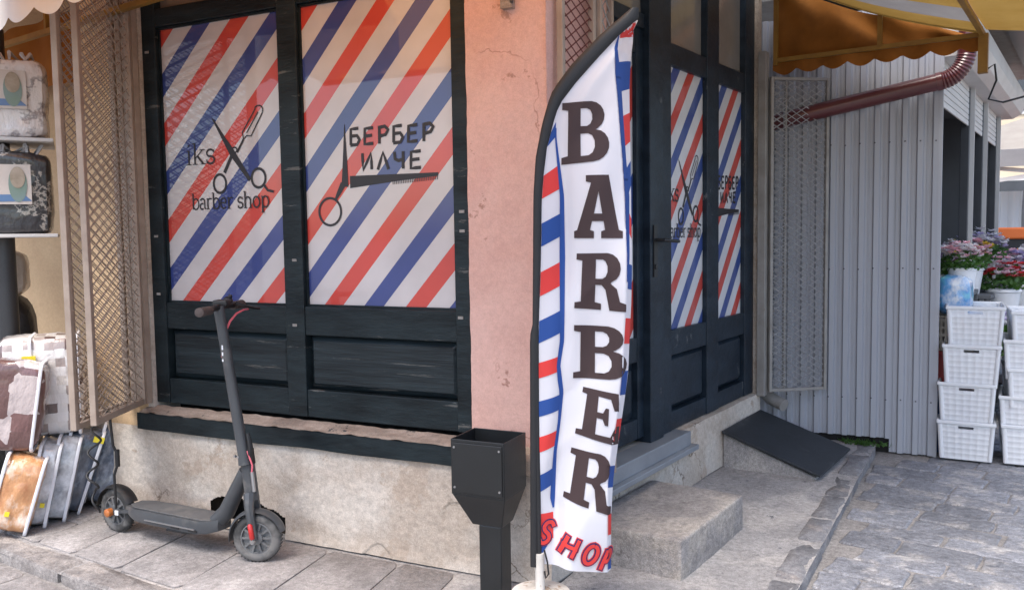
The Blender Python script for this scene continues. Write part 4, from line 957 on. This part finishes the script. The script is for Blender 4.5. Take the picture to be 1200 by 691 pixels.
# rack with shelf boards and wrapped packs
RKZ = R(27); RK = Vector((-2.42, 4.50, 0))
rk = thing('display_rack', 'dark post rack with two white shelf boards', 'rack', RK, RKZ)
MB().tube([(-.22, .12, 0), (-.22, .12, 2.5)], .05, 16).build('post', pm('dark_pipe', (.035, .036, .04), rough=.4), rk, smooth=40)
for zz in (1.425, 1.915): MB().box(-.95, .035, -.07, .38, zz, zz+.018).build('shelf_board', M_['shutter'], rk, bevel=.003)
M_['lab_w'] = pm('label_card', (.62, .57, .53), (.50, .44, .40), 7, rough=.4, bstr=0); M_['lab_b'] = flat('label_blue', (.10, .19, .36), .3); M_['lab_g'] = pm('label_green', (.20, .27, .30), (.16, .24, .17), 9, rough=.3, bstr=0); M_['lab_t'] = pm('label_tan', (.40, .33, .26), (.25, .2, .14), 22, rough=.3, bstr=0)
def pack(label, mat, z0, H):
    r = thing('wrapped_pack', label, 'bedding', RK+Vector((0, 0, z0)), RKZ, 'wrapped packs on the rack')
    m = rbox(.74, .36, H, 18, 12, .012, z0); m.v = [(v[0]-.355, v[1]+.14, v[2]+H/2) for v in m.v]
    m.build('body', mat, r, smooth=60)
    y_ = -.052
    lab = MB().box(-.62, -.075, y_-.004, y_, H*.36, H*.84).build('label_card', M_['lab_w'], r)
    MB().add([(-.62, y_-.006, H*.36), (-.075, y_-.006, H*.40), (-.11, y_-.006, H*.48), (-.35, y_-.006, H*.47), (-.62, y_-.006, H*.44)], [(0, 1, 2, 3, 4)]).build('label_band', M_['lab_b'], lab)
    for nm, a_, b_, c_, mt, dy in (('label_oval', .052, H*.215, 0, M_['lab_g'], .007), ('label_oval', .042, H*.13, .035, M_['lab_t'], .009)):
        e_ = arc(-.135, H*.60+c_, a_*.8, b_, 0, 360, 24)[:-1]
        MB().add([(p[0], y_-dy, p[1]) for p in e_], [tuple(range(24))]).build(nm, mt, lab)
    for (cx_, cz_, rx_, rz_) in ((-.30, H*.62, .075, .05), (-.43, H*.68, .09, .045)):
        e_ = arc(cx_, cz_, rx_, rz_, 0, 360, 16)[:-1]; MB().add([(p[0], y_-.0075+cx_*.002, p[1]) for p in e_], [tuple(range(16))]).build('label_picture', M_['piping'], lab)
    # shiny gathered top of the wrapping
    for i in range(14):
        tp = MB(); x_ = random.uniform(-.6, -.03); tp.tube([(x_, -.02, H*.97), (x_+random.uniform(-.03, .03), .0, H+random.uniform(.01, .04)), (x_+random.uniform(-.05, .05), .06, H*1.0)], [.006, .012, .004], 5)
        tp.build('gathered_wrap', M_['wrap'], r, smooth=60)
M_['wrap'] = flat('clear_wrap', (.35, .35, .36), .08, coat=1)
pack('marble patterned pack with blue green label on upper shelf board', M_['marble'], 1.933, .40)
pack('black patterned pack with blue green label on lower shelf board', M_['blackp'], 1.443, .42)
sk = rbox(.4, .4, 1.10, 10, 5, .01, 3); sk.v = [(v[0], v[1], v[2]+.55) for v in sk.v]
tag(sk.build('sack', pm('black_sack', (.015, .015, .017), rough=.4, bstr=.5, bscale=12, bdist=.02), loc=(-2.93, 4.83, 0), rz=RKZ, smooth=60), 'full black sack standing behind the dark rack post', 'sack')
sk = rbox(.38, .3, .26, 10, 4, .012, 5); sk.v = [(v[0], v[1], v[2]+.13) for v in sk.v]
tag(sk.build('cushion', M_['beige'], loc=(-2.93, 4.80, 1.095), rz=RKZ, smooth=60), 'beige cushion lying on top of the black sack', 'cushion')
# ================================================================== AWNINGS
def cloth(n, c, c2, tr, scale=4):
    m = pm(n, c, c2, scale, rough=.8, bstr=.15, bscale=14, bdist=.01, spec=.2); add_translucency(m, tr); return m
M_['aw_o'] = cloth('orange_awning', (.42, .16, .03), (.30, .10, .015), .3)
M_['aw_h'] = pm('orange_hood', (.46, .18, .03), (.36, .12, .02), 4, rough=.8, bstr=.1, spec=.2); add_translucency(M_['aw_h'], .6, (.95, .46, .14))
M_['aw_s'] = cloth('brown_orange_awning', (.33, .125, .022), (.19, .07, .012), .10)
M_['aw_y'] = cloth('mustard_awning', (.46, .29, .08), (.37, .22, .05), .25)
M_['aw_g'] = cloth('grey_awning', (.40, .38, .36), (.32, .30, .29), .22)
M_['aw_w'] = cloth('white_valance', (.86, .86, .85), (.80, .80, .79), .45)
M_['aw_tube'] = pm('mustard_tube', (.30, .165, .025), (.20, .10, .018), 9, rough=.5, bstr=.1)
def scallop(u, pitch, amp): return amp*(abs(math.sin(math.pi*u/pitch)))
aw = thing('awning', 'orange and mustard awning above the shop door with scalloped edge', 'awning', CN, RR)
WZ, FZ, FYY, XE = 3.02, 2.50, -1.20, 2.80
nst = 8
for k in range(nst):
    x0_, x1_ = .05+(XE-.05)*k/nst, .05+(XE-.05)*(k+1)/nst
    MB().grid(lambda u, v: (x0_+(x1_-x0_)*u, .0+(FYY)*v, WZ+(FZ-WZ)*v-.05*math.sin(math.pi*v)+.006*math.sin(u*3.1)), 4, 14).build('roof_fabric', M_['aw_g'] if k % 2 == 0 else M_['aw_y'], aw, smooth=60)
MB().grid(lambda u, v: (XE+.048+.018*math.sin(u*9+v*5)+.012*math.sin(u*23+4*v), FYY*u, FZ-.03+(WZ+.03-FZ)*(1-u)*v*(1-.16*math.sin(math.pi*u))+.012*v), 40, 14).build('side_panel', M_['aw_s'], aw, smooth=60)
MB().grid(lambda u, v: (XE+.005+.012*math.sin(u*30), FYY*u, FZ-.015-v*(.045+.035*abs(math.sin(math.pi*u*1.2/.155)))), 80, 4).build('valance', M_['aw_s'], aw, smooth=60)
for a_, b_ in (((XE, -.02, FZ), (XE, FYY, FZ)), ((.05, FYY, FZ), (XE+.02, FYY, FZ)), ((XE, -.02, FZ-.03), (XE, -.02, WZ)), ((.05, -.02, WZ), (XE, -.02, WZ)), ((XE-.05, -.02, WZ-.04), (XE-.05, FYY, FZ+.02)), ((1.5, -.02, WZ-.05), (1.5, FYY, FZ+.01)), ((.06, -.02, WZ-.05), (.06, FYY, FZ+.01)), ((XE, FYY+.55, FZ), (XE, FYY+.55, FZ+.2))):
    MB().bar(a_, b_, .026).build('frame_tube', M_['aw_tube'], aw)
MB().box(XE-.03, XE+.02, FYY-.03, FYY+.02, FZ-.22, FZ).build('frame_tube', M_['aw_tube'], aw)
MB().grid(lambda u, v: (1.0+(XE+.06-1.0)*u, FYY-.01-.75*v, FZ+.03-.075*v-.02*math.sin(math.pi*v)+.008*math.sin(u*7)), 20, 14).build('front_fabric', M_['aw_y'], aw, smooth=60)
MB().tube([(XE+.01, FYY-.02, FZ-.2), (XE+.03, FYY-.06, FZ-.17), (XE+.04, FYY-.07, FZ-.26), (XE+.06, FYY-.03, FZ-.36), (XE+.1, FYY-.10, FZ-.38), (XE+.2, FYY-.22, FZ-.34)], .006, 6).build('loose_wire', M_['black_pl'], aw, smooth=60)
# hood over the window (above the picture), it tints the light on the wall below
ho = thing('awning', 'orange fabric hood above the two striped shop windows', 'awning', CN, RL)
MB().grid(lambda u, v: (-2.15+2.55*u, .02-1.28*v, 3.0-.60*v-.03*math.sin(math.pi*v)), 20, 12).build('roof_fabric', M_['aw_h'], ho, smooth=60)
for xx in (-2.12, -.9, .37): MB().bar((xx, .02, 2.97), (xx, -1.25, 2.385), .03).build('frame_tube', M_['aw_tube'], ho)
MB().bar((-2.15, -1.26, 2.385), (.4, -1.26, 2.385), .03).build('frame_tube', M_['aw_tube'], ho)
# neighbour's awning with white scalloped valance
VW = Vector((.809, -.588, 0)); V0 = Vector((-1.863, 3.45, 0))
na = thing('awning', 'orange awning with white scalloped valance above the bedding', 'awning', (V0.x, V0.y, 0), math.atan2(VW.y, VW.x))
def val(u, v):
    s = -2.6+3.15*u; low = 2.318-.042*abs(math.sin(math.pi*(s+.02)/.235))**.8+.012
    return (s, .01*math.sin(s*14), 2.60+(low-2.60)*v)
MB().grid(val, 260, 6).build('valance', M_['aw_w'], na, smooth=60)
bd = MB()      # dark hem
na_wall = 1.02
def roofn(u, v):
    s = -2.6+3.15*u; return (s, .015+1.15*v, 2.60+.42*v-.04*math.sin(math.pi*v))
MB().grid(roofn, 30, 12).build('roof_fabric', M_['aw_o'], na, smooth=60)
MB().grid(lambda u, v: (-2.6+3.1*u, .93+.02*math.sin(u*40), 2.96-.62*v), 60, 6).build('inner_curtain', M_['aw_o'], na, smooth=60)
for s_ in (-2.58, -1.2, .0, .53): MB().bar((s_, .02, 2.58), (s_, 1.15, 2.98), .03).build('frame_tube', M_['aw_tube'], na)
for y_, z_ in ((.025, 2.585), (.62, 2.52)): MB().bar((-2.6, y_, z_), (.55, y_, z_), .028).build('frame_tube', M_['aw_tube'], na)
MB().bar((-1.2, .62, 2.52), (-1.2, .62, 2.80), .02).build('frame_tube', M_['aw_tube'], na)
MB().bar((-.1, .62, 2.52), (-.1, .62, 2.80), .02).build('frame_tube', M_['aw_tube'], na)
# ================================================================== CORRUGATED KIOSK, PIPE, CRATES
ki = thing('kiosk', 'grey corrugated metal kiosk with white roller shutter boxes', 'kiosk', KI0)
def kl(mb, nm, mt, par=ki, **k): return mb.build(nm, mt, par, rz=RL, **k)
def kr(mb, nm, mt, par=ki, **k): return mb.build(nm, mt, par, rz=RR, **k)
def sheet(x0, x1, z0, z1):
    pts = []; p = .088; x_ = x1
    while x_ > x0:
        pts += [(x_, -.020), (x_-.028, -.020), (x_-.037, .0), (x_-.056, .0), (x_-.058, -.004), (x_-.062, -.004), (x_-.064, .0), (x_-.079, .0)]; x_ -= p
    m = MB(); n = len(pts)
    m.v = [(a, b, z0) for a, b in pts]+[(a, b, z1) for a, b in pts]; m.f = [(i, i+1, n+i+1, n+i) for i in range(n-1)]; return m
kl(sheet(-.26, -.012, ST+.01, 2.80), 'corrugated_sheet', M_['corr'])
kl(sheet(-1.30, -.262, .045, 2.80), 'corrugated_sheet', M_['corr'])
kl(MB().box(-1.3, -.0, .02, .06, ST-.02, 2.8), 'wall_core', M_['dark'])
kl(MB().box(-.014, .012, -.02, .05, ST+.005, 2.80), 'corner_trim', M_['corr'], bevel=.004)
for z_ in (.55, 1.3, 2.05): kl(MB().lathe([(.006, 0), (.004, .004)], 8, Matrix.Translation((-.03, -.010, z_)) @ Matrix.Rotation(R(90), 4, 'X')), 'rivet', M_['galv'])
for z_ in (.30, 1.15, 1.95):
    for k in range(12):
        x_ = -.026-.088*k; kl(MB().lathe([(.0055, 0), (.004, .003)], 6, Matrix.Translation((x_, -.020, z_+random.uniform(-.006, .006))) @ Matrix.Rotation(R(90), 4, 'X')), 'screw', M_['dk'])
M_['dglass'] = pm('dark_grey_frame', (.055, .06, .07), rough=.35, bstr=0); M_['kin'] = pm('kiosk_lining', (.12, .125, .135), (.10, .105, .11), 3, rough=.7, bstr=.1)
for s_, wd_ in ((1.40, .05), (2.30, .05), (3.40, .06)):
    kr(MB().box(s_-.03, s_+.015, -.0, .06, ST, 2.45), 'frame_post', M_['dglass'], bevel=.004)
    kr(MB().box(s_+.015, s_+.035, -.03, .0, ST, 2.45), 'shutter_guide', M_['shutter'])
for a_, b_ in ((.02, 1.37), (1.44, 2.27), (2.34, 3.37)):
    for k in range(7): kr(MB().box(a_, b_, .005, .018+.003*(k % 2), 2.17+.042*k, 2.17+.042*k+.038), 'shutter_slat', M_['shutter'], bevel=.004)
sbx = MB(); prof = [(.06, 2.46), (-.10, 2.46), (-.17, 2.50), (-.20, 2.57), (-.20, 2.68), (-.16, 2.74), (.06, 2.76)]
n = len(prof); sbx.v = [(.0, a, b) for a, b in prof]+[(3.8, a, b) for a, b in prof]; sbx.f = [(i, (i+1) % n, n+(i+1) % n, n+i) for i in range(n)]+[tuple(range(n)), tuple(range(2*n-1, n-1, -1))]
kr(sbx, 'shutter_box', M_['shutter'], fixn=True)
kr(MB().box(-.1, 4.6, -.75, 1.5, 2.95, 3.05), 'roof', M_['galv'])
kr(MB().box(-.1, 4.6, -.80, -.74, 2.88, 3.06), 'fascia', M_['shutter'])
kr(MB().box(-.1, 4.6, -.74, -.2, 2.90, 2.93), 'soffit', M_['dglass'])
for k in range(16): kr(MB().box(.05+k*.24, .05+k*.24+.225, .85, .88, ST, 2.9), 'lining_board', M_['kin'])
kr(MB().box(3.75, 3.80, .05, .9, ST, 2.9), 'end_wall', M_['kin'])
kr(MB().box(.0, 3.8, .06, 1.0, 2.5, 2.6), 'ceiling', M_['kin'])
# downpipe
dp = thing('downpipe', 'oxblood red downpipe running slantwise across corrugated wall', 'pipe', KI0, RL)
pth = [(-1.02, -.085, 2.115), (-.9, -.088, 2.138), (-.5, -.09, 2.21), (-.06, -.09, 2.29), (.0, -.09, 2.301)]
MB().tube(pth, .052, 18).build('slanting_length', M_['pipe'], dp, smooth=50)
el = MB(); cpt = []
for k in range(25):
    a_ = R(-80+78*k/24); cpt.append((.0+.13*math.sin(R(3.5*k)), -.09-.01*k/24, 2.301+.13*(1-math.cos(R(3.5*k)))+.03*k/24))
el.tube(cpt, [.052+(.0035 if k % 2 else -.001) for k in range(25)], 18); el.tube([cpt[-1], (cpt[-1][0]+.02, -.09, 2.95)], .052, 18)
el.build('ribbed_elbow', M_['pipe'], dp, smooth=30)
MB().tube([(-.03, -.09, 2.295), (.0, -.09, 2.301)], .056, 18).build('joint_collar', M_['pipe'], dp, smooth=50)
MB().tube([(-1.02, -.075, 2.11), (-1.06, -.075, 2.06), (-1.07, -.075, 1.9), (-1.07, -.075, .36)], .05, 16).build('upright_length', M_['galv'], dp, smooth=50)
MB().tube([(-1.07, -.075, .40), (-1.06, -.085, .33), (-1.0, -.13, .28), (-.90, -.19, .25)], .042, 14).build('outlet_shoe', M_['galv'], dp, smooth=50)
# crates
def crate(label):
    r = thing('plastic_crate', label, 'crate', (0, 0, 0), 0, 'white plastic crates stacked on the pavers')
    bw, bd_, tw, td, H = .136, .187, .150, .203, .245
    m = MB()
    def wall(ax_, sg, nx, skip):
        def fn(u, v):
            w_ = bw+(tw-bw)*v; d_ = bd_+(td-bd_)*v; z_ = .004+(H-.008)*v
            rib = .0022*((1 if (u*nx) % 1 < .18 else 0)+(1 if (v*7) % 1 < .18 else 0))
            return ((u*2-1)*w_*.985, sg*(d_+rib*sg*0)-sg*.0+sg*rib, z_) if ax_ == 'x' else (sg*w_+sg*rib, (u*2-1)*d_*.985, z_)
        m.grid(fn, nx*6, 42, skip)
    hs = lambda u, v: .36 < u < .64 and .80 < v < .87
    def holes(nx):
        def f(u, v):
            if hs(u, v): return True
            return False
        return f
    wall('x', -1, 7, holes(7)); wall('x', 1, 7, holes(7)); wall('y', -1, 10, None); wall('y', 1, 10, None)
    m.build('walls', M_['white_pl'], r, smooth=30, fixn=False)
    for sx_ in (-1, 1):
        for sy_ in (-1, 1): MB().tube([(sx_*(bw-.004), sy_*(bd_-.004), .004), (sx_*(tw-.004), sy_*(td-.004), H-.01)], .014, 8).build('corner_post', M_['white_pl'], r, smooth=50)
    MB().box(-bw, bw, -bd_, bd_, .0, .006).build('floor', M_['white_pl'], r)
    rim = MB()
    for (x0_, x1_, y0_, y1_) in ((-tw-.014, tw+.014, -td-.014, -td+.002), (-tw-.014, tw+.014, td-.002, td+.014), (-tw-.014, -tw+.002, -td+.002, td-.002), (tw-.002, tw+.014, -td+.002, td-.002)): rim.box(x0_, x1_, y0_, y1_, H-.022, H)
    rim.build('rim', M_['white_pl'], r, bevel=.006)
    MB().box(-tw+.01, tw-.01, -td+.01, td-.01, H-.075, H-.06).build('contents', M_['white_pl'], r)
    return r
c0 = crate('')
stacks = [((2.895, 5.385), [(0, 0, 0), (.008, .008, -1), (.022, .004, 1), (.04, .01, 2)], 'beside the corrugated wall'), ((3.205, 5.235), [(0, 0, 2), (.005, .012, -2), (.02, 0, 4), (.015, .01, 0), (.05, .02, 3)], 'of the outer stack')]
wrd = ['lowest', 'second from bottom', 'third from bottom', 'fourth from bottom', 'topmost']
first = True
for si, ((x_, y_), lst, where) in enumerate(stacks):
    for k, (dx, dy, ang) in enumerate(lst):
        o = c0 if first else copy_tree(c0); first = False
        hh = .238 if si == 0 else .172
        wname = 'topmost' if k == len(lst)-1 else wrd[k]
        o['label'] = f'white plastic crate, {wname} in the stack beside the corrugated wall' if si == 0 else f'white plastic crate, {wname} in the outer stack past the wall stack'
        o.location = (x_+dx, y_+dy, ST+.018+k*hh+.002); o.rotation_euler.z = RL+R(ang)-R(3)
# ================================================================== FLOWERS AND THE MARKET BEHIND
M_['leaf'] = pm('leaf_green', (.06, .14, .025), (.03, .08, .015), 20, rough=.5, bstr=0); add_translucency(M_['leaf'], .3, (.10, .25, .03))
def petal_mat(n, c):
    m = flat(n, c, .6); add_translucency(m, .3, c); return m
PM = {k: petal_mat('petal_'+k, c) for k, c in {'white': (.75, .72, .74), 'pink': (.80, .48, .56), 'lilac': (.55, .48, .70), 'red': (.55, .04, .05), 'orange': (.75, .26, .04), 'yellow': (.75, .55, .08), 'blue': (.15, .38, .62)}.items()}
def bouquet(label, p, r, h, cols, bucket=None, nbl=70, leafs=200):
    t_ = thing('flower_bucket', label, 'flowers', p, random.uniform(0, 6), 'potted and cut flowers')
    bm_ = bucket or M_['white_pl']
    MB().lathe([(r*.55, 0), (r*.7, h*.9), (r*.75, h*.92), (r*.72, h)], 18).build('bucket', bm_, t_, smooth=40)
    lf = MB()
    for i in range(leafs):
        a = random.uniform(0, 6.28); q = r*math.sqrt(random.random()); c = Vector((q*math.cos(a), q*math.sin(a), h*.95+random.uniform(0, r*1.1)*(1-.4*q/r)))
        d = Vector((random.uniform(-1, 1), random.uniform(-1, 1), random.uniform(-.2, 1))).normalized()*r*.30; e = d.orthogonal().normalized()*r*.09
        lf.add([c-d*.4, c+e, c+d*.7, c-e], [(0, 1, 2, 3)])
    lf.build('foliage', M_['leaf'], t_, kind='stuff')
    per = {}
    for i in range(nbl):
        c_ = random.choice(cols); a = random.uniform(0, 6.28); q = r*math.sqrt(random.random())
        c = Vector((q*math.cos(a), q*math.sin(a), h+r*.55+random.uniform(0, r*.9)*(1-.5*(q/r)**2)))
        m = per.setdefault(c_, MB()); rr_ = r*random.uniform(.16, .27)
        for k in range(8):
            an = k*2.4; d = Vector((math.cos(an), math.sin(an), random.uniform(.0, .9))).normalized(); e = d.cross(Vector((0, 0, 1))).normalized()*rr_*.55
            m.add([c, c+d*rr_*.6+e, c+d*rr_*1.1, c+d*rr_*.6-e], [(0, 1, 2, 3)])
    for c_, m in per.items(): m.build('blooms', PM[c_], t_, kind='stuff')
    return t_
def KS(s, y, z=0): return KI0+DR*s-NR*y+Vector((0, 0, z))
# stands inside the kiosk
def stand(label, c, rz, w_, d_, h_, mat):
    t_ = thing('flower_stand', label, 'stand', c, rz)
    MB().box(-w_/2, w_/2, -d_/2, d_/2, h_-.03, h_).build('top', mat, t_, bevel=.004)
    for sx_ in (-1, 1):
        for sy_ in (-1, 1): MB().box(sx_*(w_/2-.02)-.015, sx_*(w_/2-.02)+.015, sy_*(d_/2-.02)-.015, sy_*(d_/2-.02)+.015, 0, h_-.03).build('leg', mat, t_)
    MB().box(-w_/2+.03, w_/2-.03, -d_/2+.03, d_/2-.03, .25, .27).build('shelf', mat, t_)
    return t_
stand('grey stand inside kiosk holding white and lilac flowers', KS(.78, .06, ST), RR, 1.1, .30, 1.0, M_['kin'])
stand('tall narrow stand inside kiosk with a white pot', KS(.62, .34, ST), RR, .3, .2, 1.50, M_['kin'])
bouquet('white and lilac flowers in bucket inside the kiosk', KS(.42, .05, ST+1.0), .13, .15, ['white', 'white', 'lilac', 'pink'])
bouquet('white flowers with one yellow bloom inside the kiosk', KS(.72, .05, ST+1.0), .13, .15, ['white', 'yellow', 'white', 'pink'])
bouquet('lilac and white flowers behind the kiosk post', KS(1.06, .05, ST+1.0), .13, .17, ['white', 'lilac', 'white'])
bouquet('small white pot of bright green leaves high in kiosk', KS(.58, .28, ST+1.5), .09, .2, ['white'], None, 0, 200)
stand('low grey stand beside kiosk holding pink flowers', KS(1.75, -.25, ST), RR, .5, .4, .72, M_['dglass'])
stand('long low stand beyond kiosk posts crowded with flowers', KS(2.9, -.38, ST), RR, 1.5, .34, .72, M_['dglass'])
bouquet('pink and white flowers outside the kiosk post', KS(1.75, -.22, ST+.72), .17, .26, ['pink', 'white', 'red'])
bouquet('pink and lilac flowers crowded beyond the iron arch', KS(2.35, -.30, ST+.72), .2, .28, ['lilac', 'pink', 'white'])
bouquet('white lilies with orange blooms beyond the crates', KS(2.80, -.42, ST+.72), .22, .30, ['white', 'white', 'orange'])
bouquet('orange and white flowers at the stand end', KS(3.12, -.30, ST+.72), .18, .3, ['orange', 'white', 'pink'])
bouquet('bushy green plant with lilac buds behind the crates', KS(1.35, -.42, ST+.012), .24, .55, ['lilac'], None, 8, 320)
bouquet('bushy green plant on the pavers behind outer crates', KS(1.75, -.72, ST+.012), .25, .55, ['pink'], None, 6, 320)
XT = [('pale pink and white flowers low on the kiosk stand', .30, -.10, 1.0, .12, ['pink', 'white', 'white']), ('white and lilac flowers beside the second kiosk post', 1.95, -.05, 1.0, .17, ['white', 'lilac', 'white']),
      ('mixed pink and yellow flowers between the kiosk posts', 1.55, .02, .95, .17, ['pink', 'yellow', 'white']), ('red and pink flowers standing past the third post', 3.5, -.45, .72, .24, ['red', 'pink', 'white']),
      ('white lilies crowded at the stand front', 2.55, -.70, .72, .24, ['white', 'white', 'lilac']), ('orange lilies in front of the orange counter', 3.3, -.75, .75, .24, ['orange', 'white', 'pink'])]
for lab_, s_, y_, z_, r_, c_ in XT: bouquet(lab_, KS(s_, y_, ST+z_), r_, .2, c_)
stand('grey bench between kiosk posts under mixed flowers', KS(1.78, -.02, ST), RR, .8, .3, .95, M_['kin'])
stand('wide bench in the street under the lilies', KS(3.0, -.72, ST+.01), RR, 1.2, .35, .71, M_['dglass'])
# blue and white wrapped pack, basket, tubs at the kiosk front
bb = rbox(.22, .2, .26, 10, 4, .012, 8); bb.v = [(v[0], v[1], v[2]+.13) for v in bb.v]
M_['bluep'] = bagmat('blue_white_wrap', [(.35, (.65, .68, .72)), (.5, (.10, .30, .60)), (.62, (.12, .45, .55)), (.75, (.7, .7, .74))], 7)
ti = thing('plastic_basket', 'beige slotted basket beside the white crates', 'basket', KS(.27, -.07, .62), RR)
kb = MB(); kb.grid(lambda u, v: (-.17+.34*u, -.13, .22*v), 28, 14, lambda u, v: (u*28) % 2 < 1 and (v*14) % 3 >= 1); kb.grid(lambda u, v: (-.17, .13-.26*u, .22*v), 20, 14, lambda u, v: (u*20) % 2 < 1 and (v*14) % 3 >= 1)
kb.box(-.17, .17, .125, .13, 0, .22).box(.165, .17, -.13, .125, 0, .22).box(-.17, .17, -.13, .13, 0, .006); kb.build('walls', pm('beige_plastic', (.45, .40, .34), rough=.5, bstr=0), ti)
MB().tube([(-.175, -.135, .22), (.175, -.135, .22), (.175, .135, .22), (-.175, .135, .22)], .010, 6, closed=True).build('rim', pm('beige_rim', (.5, .45, .38), rough=.5, bstr=0), ti)
o = bb.build('wrapped_pack', M_['bluep'], loc=tuple(KS(.24, -.07, .845)), rz=RR, smooth=60); tag(o, 'blue and white plastic wrapped pack in front of kiosk flowers', 'pack')
for nm, lab, z0_, z1_, c_ in (('storage_box', 'dark blue storage box under the beige basket', ST+.012, .36, (.03, .06, .16)), ('storage_box', 'red storage box between blue box and beige basket', .362, .618, (.32, .03, .03))):
    o = MB().box(-.18, .18, -.14, .14, 0, z1_-z0_-.03).box(-.19, .19, -.15, .15, z1_-z0_-.03, z1_-z0_); o = o.build(nm, flat('box_'+lab[:4], c_, .4), loc=tuple(KS(.27, -.07, z0_)), rz=RR, bevel=.008); tag(o, lab, 'box')
ia = thing('iron_plant_stand', 'black iron plant stand with arched back behind crates', 'plant stand', KS(1.16, -.62, ST+.01), RR+R(-60))
a_ = MB(); a_.tube([(-.15, 0, 0), (-.15, 0, .95)]+[(.15*-math.cos(R(t_)), 0, .95+.17*math.sin(R(t_))) for t_ in range(15, 180, 15)]+[(.15, 0, .95), (.15, 0, 0)], .009, 6); a_.build('arch', M_['black_pl'], ia, smooth=50)
for z_ in (.35, .62, .88): MB().tube([(-.15, 0, z_), (.15, 0, z_)], .007, 6).build('cross_bar', M_['black_pl'], ia)
a_ = MB(); a_.tube([(.09*math.cos(R(t_)), 0, .99+.09*math.sin(R(t_))) for t_ in range(0, 360, 20)], .006, 5, closed=True); a_.build('ring', M_['black_pl'], ia, smooth=50)
for sx_ in (-1, 1): MB().tube([(sx_*.15, 0, .35), (sx_*.15, .2, .3), (sx_*.15, .22, 0)], .008, 6).build('leg', M_['black_pl'], ia, smooth=50)
# market beyond
sc_ = thing('stall_counter', 'black stall counter with bright orange top cover', 'stall', (6.0, 9.9, ST), R(-20))
MB().box(-.7, 1.6, -.3, .3, 0, 1.33).build('body', flat('stall_black', (.02, .02, .025), .6), sc_)
MB().box(-.75, 1.65, -.35, .35, 1.33, 1.46).build('top_cover', flat('stall_orange', (.72, .16, .03), .6), sc_, bevel=.02)
tn = thing('market_tent', 'beige market tent with pale roof struts beyond the kiosk', 'tent', (7.6, 12.2, ST), R(-30))
for sx_ in (-1.5, 1.5):
    for sy_ in (-1.5, 1.5): MB().bar((sx_, sy_, 0), (sx_, sy_, 2.4), .05).build('pole', M_['shutter'], tn)
MB().add([(-1.6, -1.6, 2.45), (1.6, -1.6, 2.45), (1.6, 1.6, 2.45), (-1.6, 1.6, 2.45), (0, 0, 3.1)], [(0, 1, 4), (1, 2, 4), (2, 3, 4), (3, 0, 4)]).build('canopy', cloth('tent_cloth', (.42, .38, .33), (.36, .32, .28), .3), tn)
MB().grid(lambda u, v: (-1.6+3.2*u, -1.605, 2.46-.22*v), 20, 2).build('canopy_edge', cloth('tent_edge', (.30, .30, .31), (.25, .25, .26), .2), tn)
for a2, b2 in (((-1.5, -1.5, 2.0), (0, 0, 2.9)), ((1.5, -1.5, 2.0), (0, 0, 2.9)), ((-1.5, 1.5, 2.0), (0, 0, 2.9)), ((-1.5, -1.5, 2.35), (1.5, -1.5, 1.95)), ((-1.5, -1.5, 1.95), (1.5, -1.5, 2.35))): MB().bar(a2, b2, .05).build('strut', M_['shutter'], tn)
for k, (x_, c_) in enumerate(((-.9, 'blue'), (-.45, 'white'), (0, 'blue'), (.5, 'white'), (.95, 'blue'))):
    g_ = MB(); g_.grid(lambda u, v: (x_-.17+.34*u*(1-.15*v*(1-v)), -.9+.03*math.sin(u*14+k), 1.95-.75*v), 12, 6)
    g_.build('hanging_cloth', petal_mat('cloth_%d' % k, (.10, .20, .42) if c_ == 'blue' else (.62, .65, .7)), tn, smooth=60)
MB().box(-1.4, 1.4, -.6, .6, .75, .82).build('table_top', M_['shutter'], tn)
def facade(name, label, loc_, rz_, W, H, mat, cols, rows):
    t_ = thing(name, label, 'building', loc_, rz_)
    MB().box(0, W, 0, 5, 0, H).build('wall', mat, t_)
    MB().box(-.3, W+.3, -.4, 5.3, H, H+.3).build('roof', M_['pipe'], t_)
    for i in range(cols):
        for j in range(rows):
            cx = W*(i+.5)/cols; cz = 1.0+j*3.0
            w_ = MB().box(cx-.55, cx+.55, -.03, .05, cz, cz+1.6).build('window', M_['shutter'], t_); MB().box(cx-.47, cx+.47, -.045, -.03, cz+.08, cz+1.52).build('pane', M_['dglass'], w_)
    return t_
facade('far_building', 'pale yellow house closing the street behind the tent', (8.2, 21.0, ST), R(-25), 14, 6.5, pm('pale_yellow_wall', (.62, .52, .38), (.55, .45, .32), 2, rough=.9, bstr=.2), 6, 2)
# weeds along the kiosk foot
wz = MB()
for i in range(160):
    s_ = random.uniform(0, 1); c = Vector((2.20+.20*s_+random.uniform(-.05, .05), 5.60-.12*s_+random.uniform(-.06, .05), .0)); d = Vector((random.uniform(-1, 1), random.uniform(-1, 1), random.uniform(.3, 1))).normalized()*random.uniform(.02, .05); e = d.orthogonal().normalized()*.007
    wz.add([c-e, c+e, c+d], [(0, 1, 2)])
o = wz.build('weeds', M_['leaf'], kind='stuff'); o['label'] = 'green weeds and moss at the foot of corrugated wall'; o['category'] = 'weeds'
